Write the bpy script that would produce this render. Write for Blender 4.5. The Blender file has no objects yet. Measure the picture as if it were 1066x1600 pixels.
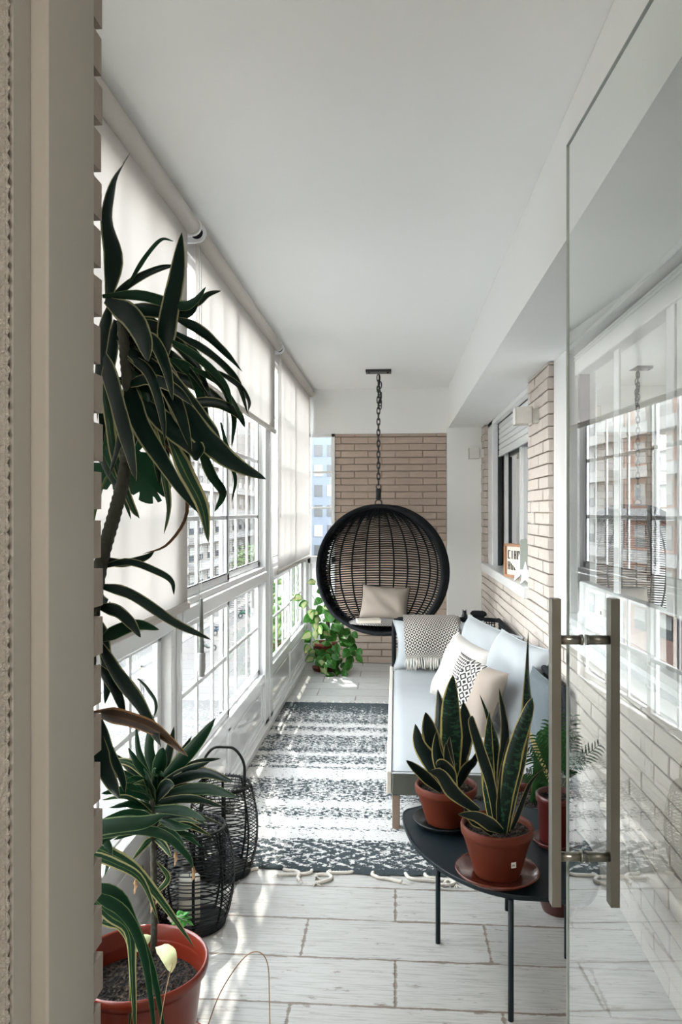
import bpy, math, random
from mathutils import Vector, Matrix, Euler
PI = math.pi
R = math.radians
sc = bpy.context.scene
col = sc.collection

# ---------------------------------------------------------------- camera, light, exposure
YAW = R(4.05)
CAM_Z = 1.5
cam_data = bpy.data.cameras.new('camera')
cam_data.lens = 27.0
cam_data.sensor_width = 36.0
cam_data.clip_start = 0.02
cam_data.clip_end = 600
cam = bpy.data.objects.new('camera', cam_data)
cam.location = (0, 0, CAM_Z)
cam.rotation_euler = (PI / 2, 0, YAW)
col.objects.link(cam)
sc.camera = cam

world = bpy.data.worlds.new('sky')
sc.world = world
world.use_nodes = True
wn = world.node_tree.nodes
bg = wn['Background']
tc = wn.new('ShaderNodeTexCoord')
sx = wn.new('ShaderNodeSeparateXYZ')
rmp = wn.new('ShaderNodeValToRGB')
rmp.color_ramp.elements[0].position = 0.0
rmp.color_ramp.elements[0].color = (1.0, 0.99, 0.97, 1)
rmp.color_ramp.elements[1].position = 0.7
rmp.color_ramp.elements[1].color = (0.84, 0.91, 0.98, 1)
world.node_tree.links.new(tc.outputs['Generated'], sx.inputs[0])
world.node_tree.links.new(sx.outputs[2], rmp.inputs[0])
world.node_tree.links.new(rmp.outputs[0], bg.inputs[0])
bg.inputs[1].default_value = 3.2

sun_d = bpy.data.lights.new('sun', 'SUN')
sun_d.energy = 3.6
sun_d.angle = R(0.6)
sun_d.color = (1.0, 0.95, 0.88)
sun = bpy.data.objects.new('sun', sun_d)
SUN_DIR = Vector((0.15, -0.50, -0.85)).normalized()
sun.rotation_euler = SUN_DIR.to_track_quat('-Z', 'Y').to_euler()
sun.location = (-4, 10, 12)
col.objects.link(sun)

sc.view_settings.view_transform = 'Standard'
sc.view_settings.look = 'None'
sc.view_settings.gamma = 1.0
sc.view_settings.use_curve_mapping = False
sc.view_settings.exposure = 2.2
sc.cycles.max_bounces = 10
sc.cycles.diffuse_bounces = 6
sc.cycles.glossy_bounces = 4
sc.cycles.transparent_max_bounces = 24
sc.cycles.caustics_reflective = False
sc.cycles.caustics_refractive = False

# ---------------------------------------------------------------- geometry helpers
CT, ST = math.cos(YAW), math.sin(YAW)
def at(px, py, Y):
    """point of the place seen at photo pixel (px, py) whose depth along the room is Y"""
    a = (px - 533) / 1200.0; b = (800 - py) / 1200.0
    rx, ry = a * CT - ST, a * ST + CT
    t = Y / ry
    return Vector((rx * t, Y, CAM_Z + b * t))

class MB:
    def __init__(s): s.v = []; s.f = []; s.uv = []; s.mi = []; s.cur = 0; s.smooth = False; s.sm = []
    def face(s, idx, uvs=None):
        s.f.append(tuple(idx)); s.uv.append(uvs); s.mi.append(s.cur); s.sm.append(s.smooth)
    def box(s, a, b, rot=None, piv=None):
        x0, y0, z0 = a; x1, y1, z1 = b
        n = len(s.v)
        vs = [Vector(p) for p in ((x0,y0,z0),(x1,y0,z0),(x1,y1,z0),(x0,y1,z0),(x0,y0,z1),(x1,y0,z1),(x1,y1,z1),(x0,y1,z1))]
        if rot is not None:
            p = Vector(piv) if piv is not None else Vector(((x0+x1)/2, (y0+y1)/2, (z0+z1)/2))
            vs = [rot @ (v - p) + p for v in vs]
        s.v += vs
        for q in ((0,3,2,1),(4,5,6,7),(0,1,5,4),(1,2,6,5),(2,3,7,6),(3,0,4,7)):
            s.face([n+i for i in q])
        return s
    def bbox(s, a, b, bev=0.003):
        """box with chamfered edges"""
        x0, y0, z0 = min(a[0],b[0]), min(a[1],b[1]), min(a[2],b[2]); x1, y1, z1 = max(a[0],b[0]), max(a[1],b[1]), max(a[2],b[2])
        e = min(bev, (x1-x0)*.4, (y1-y0)*.4, (z1-z0)*.4)
        n = len(s.v)
        X = (x0, x1); Y = (y0, y1); Z = (z0, z1); I = (1, -1)
        idx = {}
        for i in (0,1):
            for j in (0,1):
                for k in (0,1):
                    for ax in range(3):
                        p = [X[i] + (e*I[i] if ax != 0 else 0), Y[j] + (e*I[j] if ax != 1 else 0), Z[k] + (e*I[k] if ax != 2 else 0)]
                        idx[(i,j,k,ax)] = len(s.v); s.v.append(Vector(p))
        def F(l): s.face([idx[q] for q in l])
        F([(0,0,0,0),(0,0,1,0),(0,1,1,0),(0,1,0,0)]); F([(1,0,0,0),(1,1,0,0),(1,1,1,0),(1,0,1,0)])
        F([(0,0,0,1),(1,0,0,1),(1,0,1,1),(0,0,1,1)]); F([(0,1,0,1),(0,1,1,1),(1,1,1,1),(1,1,0,1)])
        F([(0,0,0,2),(0,1,0,2),(1,1,0,2),(1,0,0,2)]); F([(0,0,1,2),(1,0,1,2),(1,1,1,2),(0,1,1,2)])
        for j in (0,1):
            for k in (0,1): F([(0,j,k,1),(1,j,k,1),(1,j,k,2),(0,j,k,2)])
        for i in (0,1):
            for k in (0,1): F([(i,0,k,0),(i,1,k,0),(i,1,k,2),(i,0,k,2)])
        for i in (0,1):
            for j in (0,1): F([(i,j,0,0),(i,j,1,0),(i,j,1,1),(i,j,0,1)])
        for i in (0,1):
            for j in (0,1):
                for k in (0,1): F([(i,j,k,0),(i,j,k,1),(i,j,k,2)])
        return s
    def tube(s, pts, r, seg=8, closed=False, cap=True, flat=1.0, hint=None):
        pts = [Vector(p) for p in pts]; N = len(pts)
        rr = r if isinstance(r, (list, tuple)) else [r]*N
        n0 = len(s.v); sm = s.smooth; s.smooth = seg > 4
        prev = None
        for i, p in enumerate(pts):
            if closed: t = pts[(i+1) % N] - pts[(i-1) % N]
            else: t = pts[min(i+1, N-1)] - pts[max(i-1, 0)]
            if t.length < 1e-9: t = Vector((0,0,1))
            t.normalize()
            if prev is None:
                h = Vector(hint) if hint is not None else (Vector((0,0,1)) if abs(t.z) < .9 else Vector((1,0,0)))
                a = (h - t*h.dot(t)).normalized()
            else:
                a = prev - t*prev.dot(t)
                if a.length < 1e-6: a = Vector((1,0,0)) - t*t.x
                a.normalize()
            prev = a; b = t.cross(a)
            for k in range(seg):
                w = 2*PI*k/seg
                s.v.append(p + (a*math.cos(w)*flat + b*math.sin(w))*rr[i])
        m = N if closed else N-1
        for i in range(m):
            for k in range(seg):
                a0 = n0+i*seg+k; a1 = n0+i*seg+(k+1) % seg; j = (i+1) % N
                s.face([a0, a1, n0+j*seg+(k+1) % seg, n0+j*seg+k])
        if cap and not closed:
            s.smooth = False
            s.face([n0+k for k in reversed(range(seg))]); s.face([n0+(N-1)*seg+k for k in range(seg)])
        s.smooth = sm
        return s
    def lathe(s, prof, c=(0,0,0), seg=40, M=None):
        n0 = len(s.v); N = len(prof); sm = s.smooth; s.smooth = True
        for (r, z) in prof:
            for k in range(seg):
                w = 2*PI*k/seg
                p = Vector((r*math.cos(w), r*math.sin(w), z))
                if M is not None: p = M @ p
                s.v.append(p + Vector(c))
        for i in range(N-1):
            for k in range(seg):
                s.face([n0+i*seg+k, n0+i*seg+(k+1) % seg, n0+(i+1)*seg+(k+1) % seg, n0+(i+1)*seg+k])
        s.smooth = sm
        return s
    def grid(s, fn, nu, nv, uv=True, closed_u=False):
        n0 = len(s.v); sm = s.smooth; s.smooth = True
        for j in range(nv+1):
            for i in range(nu+1):
                s.v.append(Vector(fn(i/nu, j/nv)))
        for j in range(nv):
            for i in range(nu):
                a = n0 + j*(nu+1) + i
                u = [(i/nu, j/nv), ((i+1)/nu, j/nv), ((i+1)/nu, (j+1)/nv), (i/nu, (j+1)/nv)]
                s.face([a, a+1, a+nu+2, a+nu+1], u if uv else None)
        s.smooth = sm
        return s
    def prism(s, poly, z0, z1, M=None, c=(0,0,0)):
        """poly in xy extruded along z, then turned by M"""
        n0 = len(s.v); N = len(poly); c = Vector(c)
        for z in (z0, z1):
            for (x, y) in poly:
                p = Vector((x, y, z))
                if M is not None: p = M @ p
                s.v.append(p + c)
        s.face([n0+i for i in reversed(range(N))]); s.face([n0+N+i for i in range(N)])
        for i in range(N):
            j = (i+1) % N
            s.face([n0+i, n0+j, n0+N+j, n0+N+i])
        return s
    def build(s, name, mats, parent=None, origin=None):
        if not isinstance(mats, (list, tuple)): mats = [mats]
        me = bpy.data.meshes.new(name)
        o0 = Vector(origin) if origin is not None else Vector((0,0,0))
        me.from_pydata([v - o0 for v in s.v], [], s.f)
        for m in mats: me.materials.append(m)
        me.polygons.foreach_set('material_index', s.mi)
        me.polygons.foreach_set('use_smooth', s.sm)
        if any(u is not None for u in s.uv):
            ul = me.uv_layers.new(name='UVMap')
            k = 0
            for fi, f in enumerate(s.f):
                u = s.uv[fi]
                for q in range(len(f)):
                    ul.data[k].uv = u[q] if u is not None else (0.5, 0.5)
                    k += 1
        me.update()
        o = bpy.data.objects.new(name, me); col.objects.link(o)
        if parent is not None:
            o.parent = parent
            o.location = o0 - abs_loc(parent)
        else: o.location = o0
        return o

def abs_loc(o):
    l = Vector(o.location)
    while o.parent is not None:
        o = o.parent; l = l + Vector(o.location)
    return l
def tag(o, label=None, cat=None, group=None, kind=None):
    if label: o['label'] = label
    if cat: o['category'] = cat
    if group: o['group'] = group
    if kind: o['kind'] = kind
    return o
def empty(name, loc):
    o = bpy.data.objects.new(name, None); o.location = loc; o.empty_display_size = .05
    col.objects.link(o); return o
def thing(name, loc, label, cat, group=None, kind=None): return tag(empty(name, loc), label, cat, group, kind)
def structure(name, loc=(0,0,0)): return tag(empty(name, loc), kind='structure')
def spline(pts, n):
    """Catmull-Rom through pts"""
    pts = [Vector(p) for p in pts]
    if len(pts) == 2: return [pts[0].lerp(pts[1], i/n) for i in range(n+1)]
    P = [pts[0]*2 - pts[1]] + pts + [pts[-1]*2 - pts[-2]]
    out = []; m = len(pts)-1
    for i in range(n+1):
        t = i/n*m; k = min(int(t), m-1); t -= k
        a, b, c, d = P[k:k+4]
        out.append(0.5*((2*b) + (c-a)*t + (2*a-5*b+4*c-d)*t*t + (3*b-a-3*c+d)*t*t*t))
    return out

# ---------------------------------------------------------------- materials
def new_mat(name):
    m = bpy.data.materials.new(name); m.use_nodes = True
    return m, m.node_tree.nodes, m.node_tree.links
def pbr(name, c, rough=.5, metal=0, bump=0, bscale=40, var=0, vscale=6, spec=None, coat=0, trans=0):
    m, n, l = new_mat(name); b = n['Principled BSDF']
    b.inputs['Base Color'].default_value = (*c, 1); b.inputs['Roughness'].default_value = rough
    b.inputs['Metallic'].default_value = metal
    if spec is not None: b.inputs['Specular IOR Level'].default_value = spec
    if coat: b.inputs['Coat Weight'].default_value = coat
    t = None
    if bump or var:
        t = n.new('ShaderNodeTexCoord')
    if var:
        no = n.new('ShaderNodeTexNoise'); no.inputs['Scale'].default_value = vscale; no.inputs['Detail'].default_value = 6
        l.new(t.outputs['Object'], no.inputs['Vector'])
        mx = n.new('ShaderNodeMix'); mx.data_type = 'RGBA'
        mx.inputs['A'].default_value = tuple(max(0, x*(1-var)) for x in c) + (1,)
        mx.inputs['B'].default_value = tuple(min(1, x*(1+var)) for x in c) + (1,)
        l.new(no.outputs['Fac'], mx.inputs['Factor']); l.new(mx.outputs['Result'], b.inputs['Base Color'])
    if bump:
        nb = n.new('ShaderNodeTexNoise'); nb.inputs['Scale'].default_value = bscale; nb.inputs['Detail'].default_value = 5
        l.new(t.outputs['Object'], nb.inputs['Vector'])
        bp = n.new('ShaderNodeBump'); bp.inputs['Strength'].default_value = bump; bp.inputs['Distance'].default_value = .01
        l.new(nb.outputs['Fac'], bp.inputs['Height']); l.new(bp.outputs['Normal'], b.inputs['Normal'])
    return m
def glass(name, tint, ior=1.5, gain=1.0, haze=0.0):
    """clear pane: straight transmission plus Fresnel reflection"""
    m, n, l = new_mat(name)
    for x in list(n):
        if x.type == 'BSDF_PRINCIPLED': n.remove(x)
    out = [x for x in n if x.type == 'OUTPUT_MATERIAL'][0]
    tr = n.new('ShaderNodeBsdfTransparent'); tr.inputs[0].default_value = (*tint, 1)
    gl = n.new('ShaderNodeBsdfGlossy'); gl.inputs['Roughness'].default_value = 0.0; gl.inputs[0].default_value = (1,1,1,1)
    fr = n.new('ShaderNodeFresnel'); fr.inputs[0].default_value = ior
    mu = n.new('ShaderNodeMath'); mu.operation = 'MULTIPLY'; mu.inputs[1].default_value = gain; mu.use_clamp = True
    l.new(fr.outputs[0], mu.inputs[0])
    mx = n.new('ShaderNodeMixShader')
    l.new(mu.outputs[0], mx.inputs[0]); l.new(tr.outputs[0], mx.inputs[1]); l.new(gl.outputs[0], mx.inputs[2])
    l.new(mx.outputs[0], out.inputs[0])
    return m
def math_node(n, l, op, a, b=None, clamp=False):
    q = n.new('ShaderNodeMath'); q.operation = op; q.use_clamp = clamp
    for i, x in enumerate((a, b)):
        if x is None: continue
        if isinstance(x, (int, float)): q.inputs[i].default_value = x
        else: l.new(x, q.inputs[i])
    return q.outputs[0]

M = {}
M['plaster'] = pbr('white_plaster', (.90, .91, .90), .75, bump=.08, bscale=60, var=.02, vscale=2)
M['ceiling'] = pbr('ceiling_paint', (.93, .94, .93), .8, bump=.05, bscale=30, var=.025, vscale=1.3)
M['alu'] = pbr('white_aluminium', (.86, .87, .88), .22, coat=.3)
M['panel'] = pbr('glossy_white_panel', (.84, .84, .85), .07, coat=.5)
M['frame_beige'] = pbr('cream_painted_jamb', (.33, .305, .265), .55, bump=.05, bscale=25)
M['gasket'] = pbr('black_rubber', (.012, .014, .015), .5)
M['glass'] = glass('window_glass', (.96, .98, .975), 1.5, 1.5)
M['door_glass'] = glass('door_glass', (.89, .94, .915), 1.52, 1.6)
M['glass_edge'] = pbr('glass_edge', (.45, .52, .49), .3)
M['room_glass'] = glass('room_window_glass', (.9, .93, .92), 1.5, 1.7)
M['steel'] = pbr('brushed_steel', (.30, .285, .25), .35, metal=1, bump=.03, bscale=200)
M['brick_tan'] = pbr('tan_painted_brick', (.52, .42, .35), .85, bump=.35, bscale=45, var=.10, vscale=9)
M['brick_pale'] = pbr('pale_painted_brick', (.53, .475, .43), .85, bump=.35, bscale=45, var=.07, vscale=9)
M['brick_shade'] = pbr('tan_brick_painted_shade', (.30, .26, .225), .9, bump=.35, bscale=45, var=.12, vscale=9)  # tan brick again, the jamb's shade put into a darker colour
M['mortar'] = pbr('pale_mortar', (.50, .43, .37), .95, bump=.3, bscale=80)
M['mortar_tan'] = pbr('tan_mortar', (.50, .40, .33), .95, bump=.3, bscale=80)
M['black_cord'] = pbr('black_rope', (.006, .008, .010), .7, spec=.2, bump=.3, bscale=300)
M['black_wire'] = pbr('black_wire', (.005, .006, .007), .5, spec=.25)
M['black_metal'] = pbr('black_metal', (.015, .016, .018), .4)
M['table'] = pbr('dark_teal_lacquer', (.005, .012, .017), .5, spec=.3)
M['terracotta'] = pbr('terracotta', (.115, .021, .008), .6, spec=.3, var=.12, vscale=14)
M['terracotta_glaze'] = pbr('glazed_terracotta', (.11, .022, .012), .2, var=.1, vscale=10)
M['red_pot'] = pbr('red_plastic_pot', (.18, .021, .009), .3, coat=.15)
M['dark_red'] = pbr('dark_red_pot', (.085, .012, .010), .35)
M['black_plastic'] = pbr('black_plastic', (.006, .008, .010), .35, spec=.3)
M['cushion_blue'] = pbr('pale_blue_grey_linen', (.36, .385, .40), .95, bump=.15, bscale=220, var=.04, vscale=8)
M['cushion_seat'] = pbr('pale_blue_seat_linen', (.38, .40, .415), .95, bump=.12, bscale=220, var=.03, vscale=8)
M['cushion_dark'] = pbr('slate_linen', (.09, .11, .12), .95, bump=.15, bscale=220)
M['skirt'] = pbr('olive_grey_canvas', (.10, .105, .088), .9, bump=.2, bscale=260, var=.08, vscale=20)
M['cushion_white'] = pbr('off_white_cotton', (.47, .45, .42), .95, bump=.12, bscale=180)
M['cushion_beige'] = pbr('beige_cotton', (.33, .28, .24), .95, bump=.12, bscale=180)
M['cushion_taupe'] = pbr('taupe_linen', (.29, .25, .215), .95, bump=.12, bscale=180)
M['wood_leg'] = pbr('weathered_wood', (.27, .20, .15), .7, bump=.2, bscale=60, var=.2, vscale=30)
M['wood_pale'] = pbr('bleached_wood', (.66, .62, .56), .7, bump=.1, bscale=60)
M['wood_box'] = pbr('warm_wood', (.42, .23, .14), .6, var=.15, vscale=25)
M['paper'] = pbr('cream_paper', (.80, .74, .64), .9)
M['white_matt'] = pbr('matt_white', (.80, .80, .77), .7)
M['grey_card'] = pbr('grey_felt', (.24, .26, .23), .9)
M['candle'] = pbr('ivory_wax', (.82, .78, .68), .5)
M['cream_rope'] = pbr('cream_cotton_rope', (.70, .66, .60), .95, bump=.3, bscale=200)
M['shutter'] = pbr('roller_shutter_white', (.74, .76, .76), .4)
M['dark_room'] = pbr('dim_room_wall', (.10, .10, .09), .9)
M['curtain_white'] = pbr('white_sheer', (.74, .74, .72), .95)
M['linen'] = pbr('natural_linen', (.33, .31, .27), .95, bump=.6, bscale=260)
M['stem'] = pbr('grey_green_cane', (.05, .052, .038), .8, bump=.6, bscale=90, var=.35, vscale=60)
M['green_stem'] = pbr('green_stem', (.10, .16, .05), .6)
M['dry'] = pbr('dry_brown_leaf', (.30, .18, .09), .85)
M['plaster_leaf'] = pbr('pale_dead_leaf', (.55, .58, .32), .7)
M['beads'] = pbr('white_bead_cord', (.55, .56, .54), .5)
M['gap_dark'] = pbr('dark_gap', (.015, .02, .022), .8)

def soil_mat():
    m, n, l = new_mat('potting_soil'); b = n['Principled BSDF']
    t = n.new('ShaderNodeTexCoord'); v = n.new('ShaderNodeTexVoronoi'); v.inputs['Scale'].default_value = 110
    l.new(t.outputs['Object'], v.inputs['Vector'])
    r = n.new('ShaderNodeValToRGB'); r.color_ramp.elements[0].color = (.008, .006, .005, 1); r.color_ramp.elements[1].color = (.10, .07, .05, 1)
    r.color_ramp.elements[0].position = .35; r.color_ramp.elements[1].position = .95
    l.new(v.outputs['Color'], r.inputs[0]); l.new(r.outputs[0], b.inputs['Base Color'])
    bp = n.new('ShaderNodeBump'); bp.inputs['Distance'].default_value = .02; bp.inputs['Strength'].default_value = 1
    l.new(v.outputs['Distance'], bp.inputs['Height']); l.new(bp.outputs[0], b.inputs['Normal'])
    b.inputs['Roughness'].default_value = 1
    return m
M['soil'] = soil_mat()

def leaf_mat(name, centre, edge, mid=None, w=.82, bands=None, rough=.42, transl=.15, midline=True):
    """leaf blade: u runs across (0..1), v along; pale margins, optional cross bands"""
    m, n, l = new_mat(name); b = n['Principled BSDF']
    uv = n.new('ShaderNodeUVMap'); uv.uv_map = 'UVMap'
    sp = n.new('ShaderNodeSeparateXYZ'); l.new(uv.outputs[0], sp.inputs[0])
    a = math_node(n, l, 'SUBTRACT', sp.outputs[0], .5); a = math_node(n, l, 'ABSOLUTE', a); a = math_node(n, l, 'MULTIPLY', a, 2.0)
    t = n.new('ShaderNodeTexCoord')
    no = n.new('ShaderNodeTexNoise'); no.inputs['Scale'].default_value = 22; l.new(t.outputs['Object'], no.inputs['Vector'])
    nn = math_node(n, l, 'MULTIPLY', math_node(n, l, 'SUBTRACT', no.outputs['Fac'], .5), .25)
    a2 = math_node(n, l, 'ADD', a, nn)
    r = n.new('ShaderNodeValToRGB'); cr = r.color_ramp
    cr.elements[0].position = 0; cr.elements[0].color = (*(mid or centre), 1)
    cr.elements[1].position = 1; cr.elements[1].color = (*edge, 1)
    if midline:
        e = cr.elements.new(.04); e.color = (*(mid or centre), 1)
        e = cr.elements.new(.08); e.color = (*centre, 1)
    e = cr.elements.new(w-.05); e.color = (*centre, 1)
    e = cr.elements.new(w+.03); e.color = (*edge, 1)
    l.new(a2, r.inputs[0]); outc = r.outputs[0]
    if bands:
        mp = n.new('ShaderNodeMapping'); mp.inputs['Scale'].default_value = (2.2, 34, 1); l.new(uv.outputs[0], mp.inputs[0])
        nb = n.new('ShaderNodeTexNoise'); nb.inputs['Scale'].default_value = 1.0; nb.inputs['Detail'].default_value = 2
        l.new(mp.outputs[0], nb.inputs['Vector'])
        th = math_node(n, l, 'GREATER_THAN', nb.outputs['Fac'], .55)
        inside = math_node(n, l, 'LESS_THAN', a2, w-.04)
        th = math_node(n, l, 'MULTIPLY', th, inside)
        mx = n.new('ShaderNodeMix'); mx.data_type = 'RGBA'; mx.inputs['B'].default_value = (*bands, 1)
        l.new(th, mx.inputs['Factor']); l.new(outc, mx.inputs['A']); outc = mx.outputs['Result']
    l.new(outc, b.inputs['Base Color']); b.inputs['Roughness'].default_value = rough
    b.inputs['Specular IOR Level'].default_value = .22
    if transl:
        out = [x for x in n if x.type == 'OUTPUT_MATERIAL'][0]
        tl = n.new('ShaderNodeBsdfTranslucent'); l.new(outc, tl.inputs[0])
        mx = n.new('ShaderNodeMixShader'); mx.inputs[0].default_value = transl
        l.new(b.outputs[0], mx.inputs[1]); l.new(tl.outputs[0], mx.inputs[2]); l.new(mx.outputs[0], out.inputs[0])
    return m
M['drac'] = leaf_mat('dracaena_leaf', (.0025, .013, .008), (.26, .26, .14), w=.86, transl=.22)
M['drac_mid'] = leaf_mat('dracaena_young_leaf', (.005, .028, .012), (.13, .19, .08), w=.90, transl=.22)
M['drac_pale'] = leaf_mat('dracaena_striped_leaf', (.012, .04, .02), (.34, .32, .15), mid=(.10, .16, .05), w=.70, transl=.25)
M['drac_brown'] = leaf_mat('dracaena_browning_leaf', (.05, .028, .015), (.30, .16, .07), mid=(.12, .06, .02), w=.8, transl=.2)
M['sans'] = leaf_mat('snake_plant_leaf', (.005, .017, .011), (.36, .31, .11), w=.84, bands=(.016, .055, .030), transl=0, midline=False)
M['sans_dark'] = leaf_mat('snake_plant_dark_leaf', (.004, .011, .009), (.33, .29, .12), w=.84, transl=0, midline=False)
M['palm'] = leaf_mat('palm_leaflet', (.022, .075, .022), (.04, .10, .03), w=.9, transl=.3)
M['pothos'] = leaf_mat('pothos_leaf', (.03, .12, .018), (.06, .17, .03), mid=(.07, .17, .04), w=.85, transl=.4)
M['pothos_pale'] = leaf_mat('variegated_pothos_leaf', (.42, .45, .22), (.10, .24, .05), mid=(.45, .45, .25), w=.6, transl=.5)
M['monstera'] = leaf_mat('monstera_leaf', (.008, .05, .02), (.012, .06, .025), w=.9, transl=.15)
M['lily'] = leaf_mat('lily_leaf', (.03, .10, .03), (.04, .12, .04), w=.9, transl=.2)
M['spathe'] = leaf_mat('cream_spathe', (.70, .55, .28), (.72, .60, .34), w=.9, transl=.3, midline=False)
M['succulent'] = leaf_mat('kalanchoe_leaf', (.06, .26, .05), (.10, .32, .08), w=.9, transl=.15, midline=False)
M['tree'] = pbr('street_tree_leaves', (.09, .15, .05), .7)

def blind_mat():
    m, n, l = new_mat('cream_blind_fabric')
    out = [x for x in n if x.type == 'OUTPUT_MATERIAL'][0]
    b = n['Principled BSDF']; b.inputs['Base Color'].default_value = (.50, .475, .445, 1); b.inputs['Roughness'].default_value = .9
    tl = n.new('ShaderNodeBsdfTranslucent'); tl.inputs[0].default_value = (.46, .43, .40, 1)
    mx = n.new('ShaderNodeMixShader'); mx.inputs[0].default_value = .33
    l.new(b.outputs[0], mx.inputs[1]); l.new(tl.outputs[0], mx.inputs[2]); l.new(mx.outputs[0], out.inputs[0])
    return m
M['blind'] = blind_mat()
M['blind_rail'] = pbr('blind_cassette', (.56, .52, .48), .6)

def floor_mat():
    m, n, l = new_mat('whitewashed_plank_tile'); b = n['Principled BSDF']
    t = n.new('ShaderNodeTexCoord')
    mp = n.new('ShaderNodeMapping'); mp.inputs['Location'].default_value = (.32+6.4, -2.33+.245*20, 0)
    l.new(t.outputs['Object'], mp.inputs[0])
    br = n.new('ShaderNodeTexBrick'); br.inputs['Scale'].default_value = 1
    br.inputs['Brick Width'].default_value = .64; br.inputs['Row Height'].default_value = .245
    br.inputs['Mortar Size'].default_value = .0036; br.inputs['Mortar Smooth'].default_value = .2
    br.inputs['Color1'].default_value = (.43, .43, .41, 1); br.inputs['Color2'].default_value = (.50, .495, .475, 1)
    br.inputs['Mortar'].default_value = (.30, .27, .23, 1)
    br.offset = .5; br.offset_frequency = 2
    l.new(mp.outputs[0], br.inputs['Vector'])
    # brushed grain along the planks
    g = n.new('ShaderNodeMapping'); g.inputs['Scale'].default_value = (3, 60, 1); l.new(t.outputs['Object'], g.inputs[0])
    gn = n.new('ShaderNodeTexNoise'); gn.inputs['Scale'].default_value = 2.0; gn.inputs['Detail'].default_value = 8; gn.inputs['Roughness'].default_value = .7
    l.new(g.outputs[0], gn.inputs['Vector'])
    gr = n.new('ShaderNodeValToRGB'); gr.color_ramp.elements[0].position = .36; gr.color_ramp.elements[0].color = (.62, .59, .55, 1)
    gr.color_ramp.elements[1].position = .52; gr.color_ramp.elements[1].color = (1, 1, 1, 1)
    l.new(gn.outputs['Fac'], gr.inputs[0])
    mu = n.new('ShaderNodeMix'); mu.data_type = 'RGBA'; mu.blend_type = 'MULTIPLY'; mu.inputs['Factor'].default_value = .8
    l.new(br.outputs['Color'], mu.inputs['A']); l.new(gr.outputs[0], mu.inputs['B'])
    # worn brown flakes, densest along the joints
    br2 = n.new('ShaderNodeTexBrick'); br2.inputs['Scale'].default_value = 1
    br2.inputs['Brick Width'].default_value = .64; br2.inputs['Row Height'].default_value = .245
    br2.inputs['Mortar Size'].default_value = .012; br2.inputs['Mortar Smooth'].default_value = 1
    br2.offset = .5; br2.offset_frequency = 2
    l.new(mp.outputs[0], br2.inputs['Vector'])
    w = n.new('ShaderNodeMapping'); w.inputs['Scale'].default_value = (7, 26, 1); l.new(t.outputs['Object'], w.inputs[0])
    wn_ = n.new('ShaderNodeTexNoise'); wn_.inputs['Scale'].default_value = 1.3; wn_.inputs['Detail'].default_value = 9; wn_.inputs['Roughness'].default_value = .75
    l.new(w.outputs[0], wn_.inputs['Vector'])
    s = math_node(n, l, 'MULTIPLY', br2.outputs['Fac'], .17)
    s = math_node(n, l, 'ADD', s, wn_.outputs['Fac'])
    s = math_node(n, l, 'SUBTRACT', s, .592)
    s = math_node(n, l, 'MULTIPLY', s, 22, True)
    mx = n.new('ShaderNodeMix'); mx.data_type = 'RGBA'; mx.inputs['B'].default_value = (.17, .13, .10, 1)
    s2 = math_node(n, l, 'MULTIPLY', s, .8)
    l.new(s2, mx.inputs['Factor']); l.new(mu.outputs['Result'], mx.inputs['A'])
    l.new(mx.outputs['Result'], b.inputs['Base Color'])
    b.inputs['Roughness'].default_value = .33
    bp = n.new('ShaderNodeBump'); bp.inputs['Strength'].default_value = .4; bp.inputs['Distance'].default_value = .004
    inv = math_node(n, l, 'SUBTRACT', 1.0, br.outputs['Fac']); inv = math_node(n, l, 'SUBTRACT', inv, math_node(n, l, 'MULTIPLY', s, .3))
    l.new(inv, bp.inputs['Height']); l.new(bp.outputs[0], b.inputs['Normal'])
    return m
M['floor'] = floor_mat()

def diamond_mat(name, su, sv, rings, dark, light, wob=.0):
    """woven concentric diamonds in UV space"""
    m, n, l = new_mat(name); b = n['Principled BSDF']
    uv = n.new('ShaderNodeUVMap'); uv.uv_map = 'UVMap'
    sp = n.new('ShaderNodeSeparateXYZ'); l.new(uv.outputs[0], sp.inputs[0])
    def tri(x, k):
        q = math_node(n, l, 'MULTIPLY', x, k); q = math_node(n, l, 'FRACT', q)
        q = math_node(n, l, 'SUBTRACT', q, .5); return math_node(n, l, 'ABSOLUTE', q)
    d = math_node(n, l, 'ADD', tri(sp.outputs[0], su), tri(sp.outputs[1], sv))
    q = math_node(n, l, 'MULTIPLY', d, rings); q = math_node(n, l, 'FRACT', q); q = math_node(n, l, 'GREATER_THAN', q, .5)
    mx = n.new('ShaderNodeMix'); mx.data_type = 'RGBA'; mx.inputs['A'].default_value = (*dark, 1); mx.inputs['B'].default_value = (*light, 1)
    l.new(q, mx.inputs['Factor']); l.new(mx.outputs['Result'], b.inputs['Base Color']); b.inputs['Roughness'].default_value = .95
    return m
M['throw'] = diamond_mat('black_and_cream_diamond_weave', 11, 17, 2, (.018, .02, .024), (.58, .55, .50))
M['seat_pattern'] = diamond_mat('speckled_black_white_weave', 16, 16, 2, (.03, .033, .036), (.50, .49, .47))
M['pillow_pattern'] = diamond_mat('black_diamond_print', 5, 5, 3, (.015, .015, .018), (.62, .58, .53))

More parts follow.
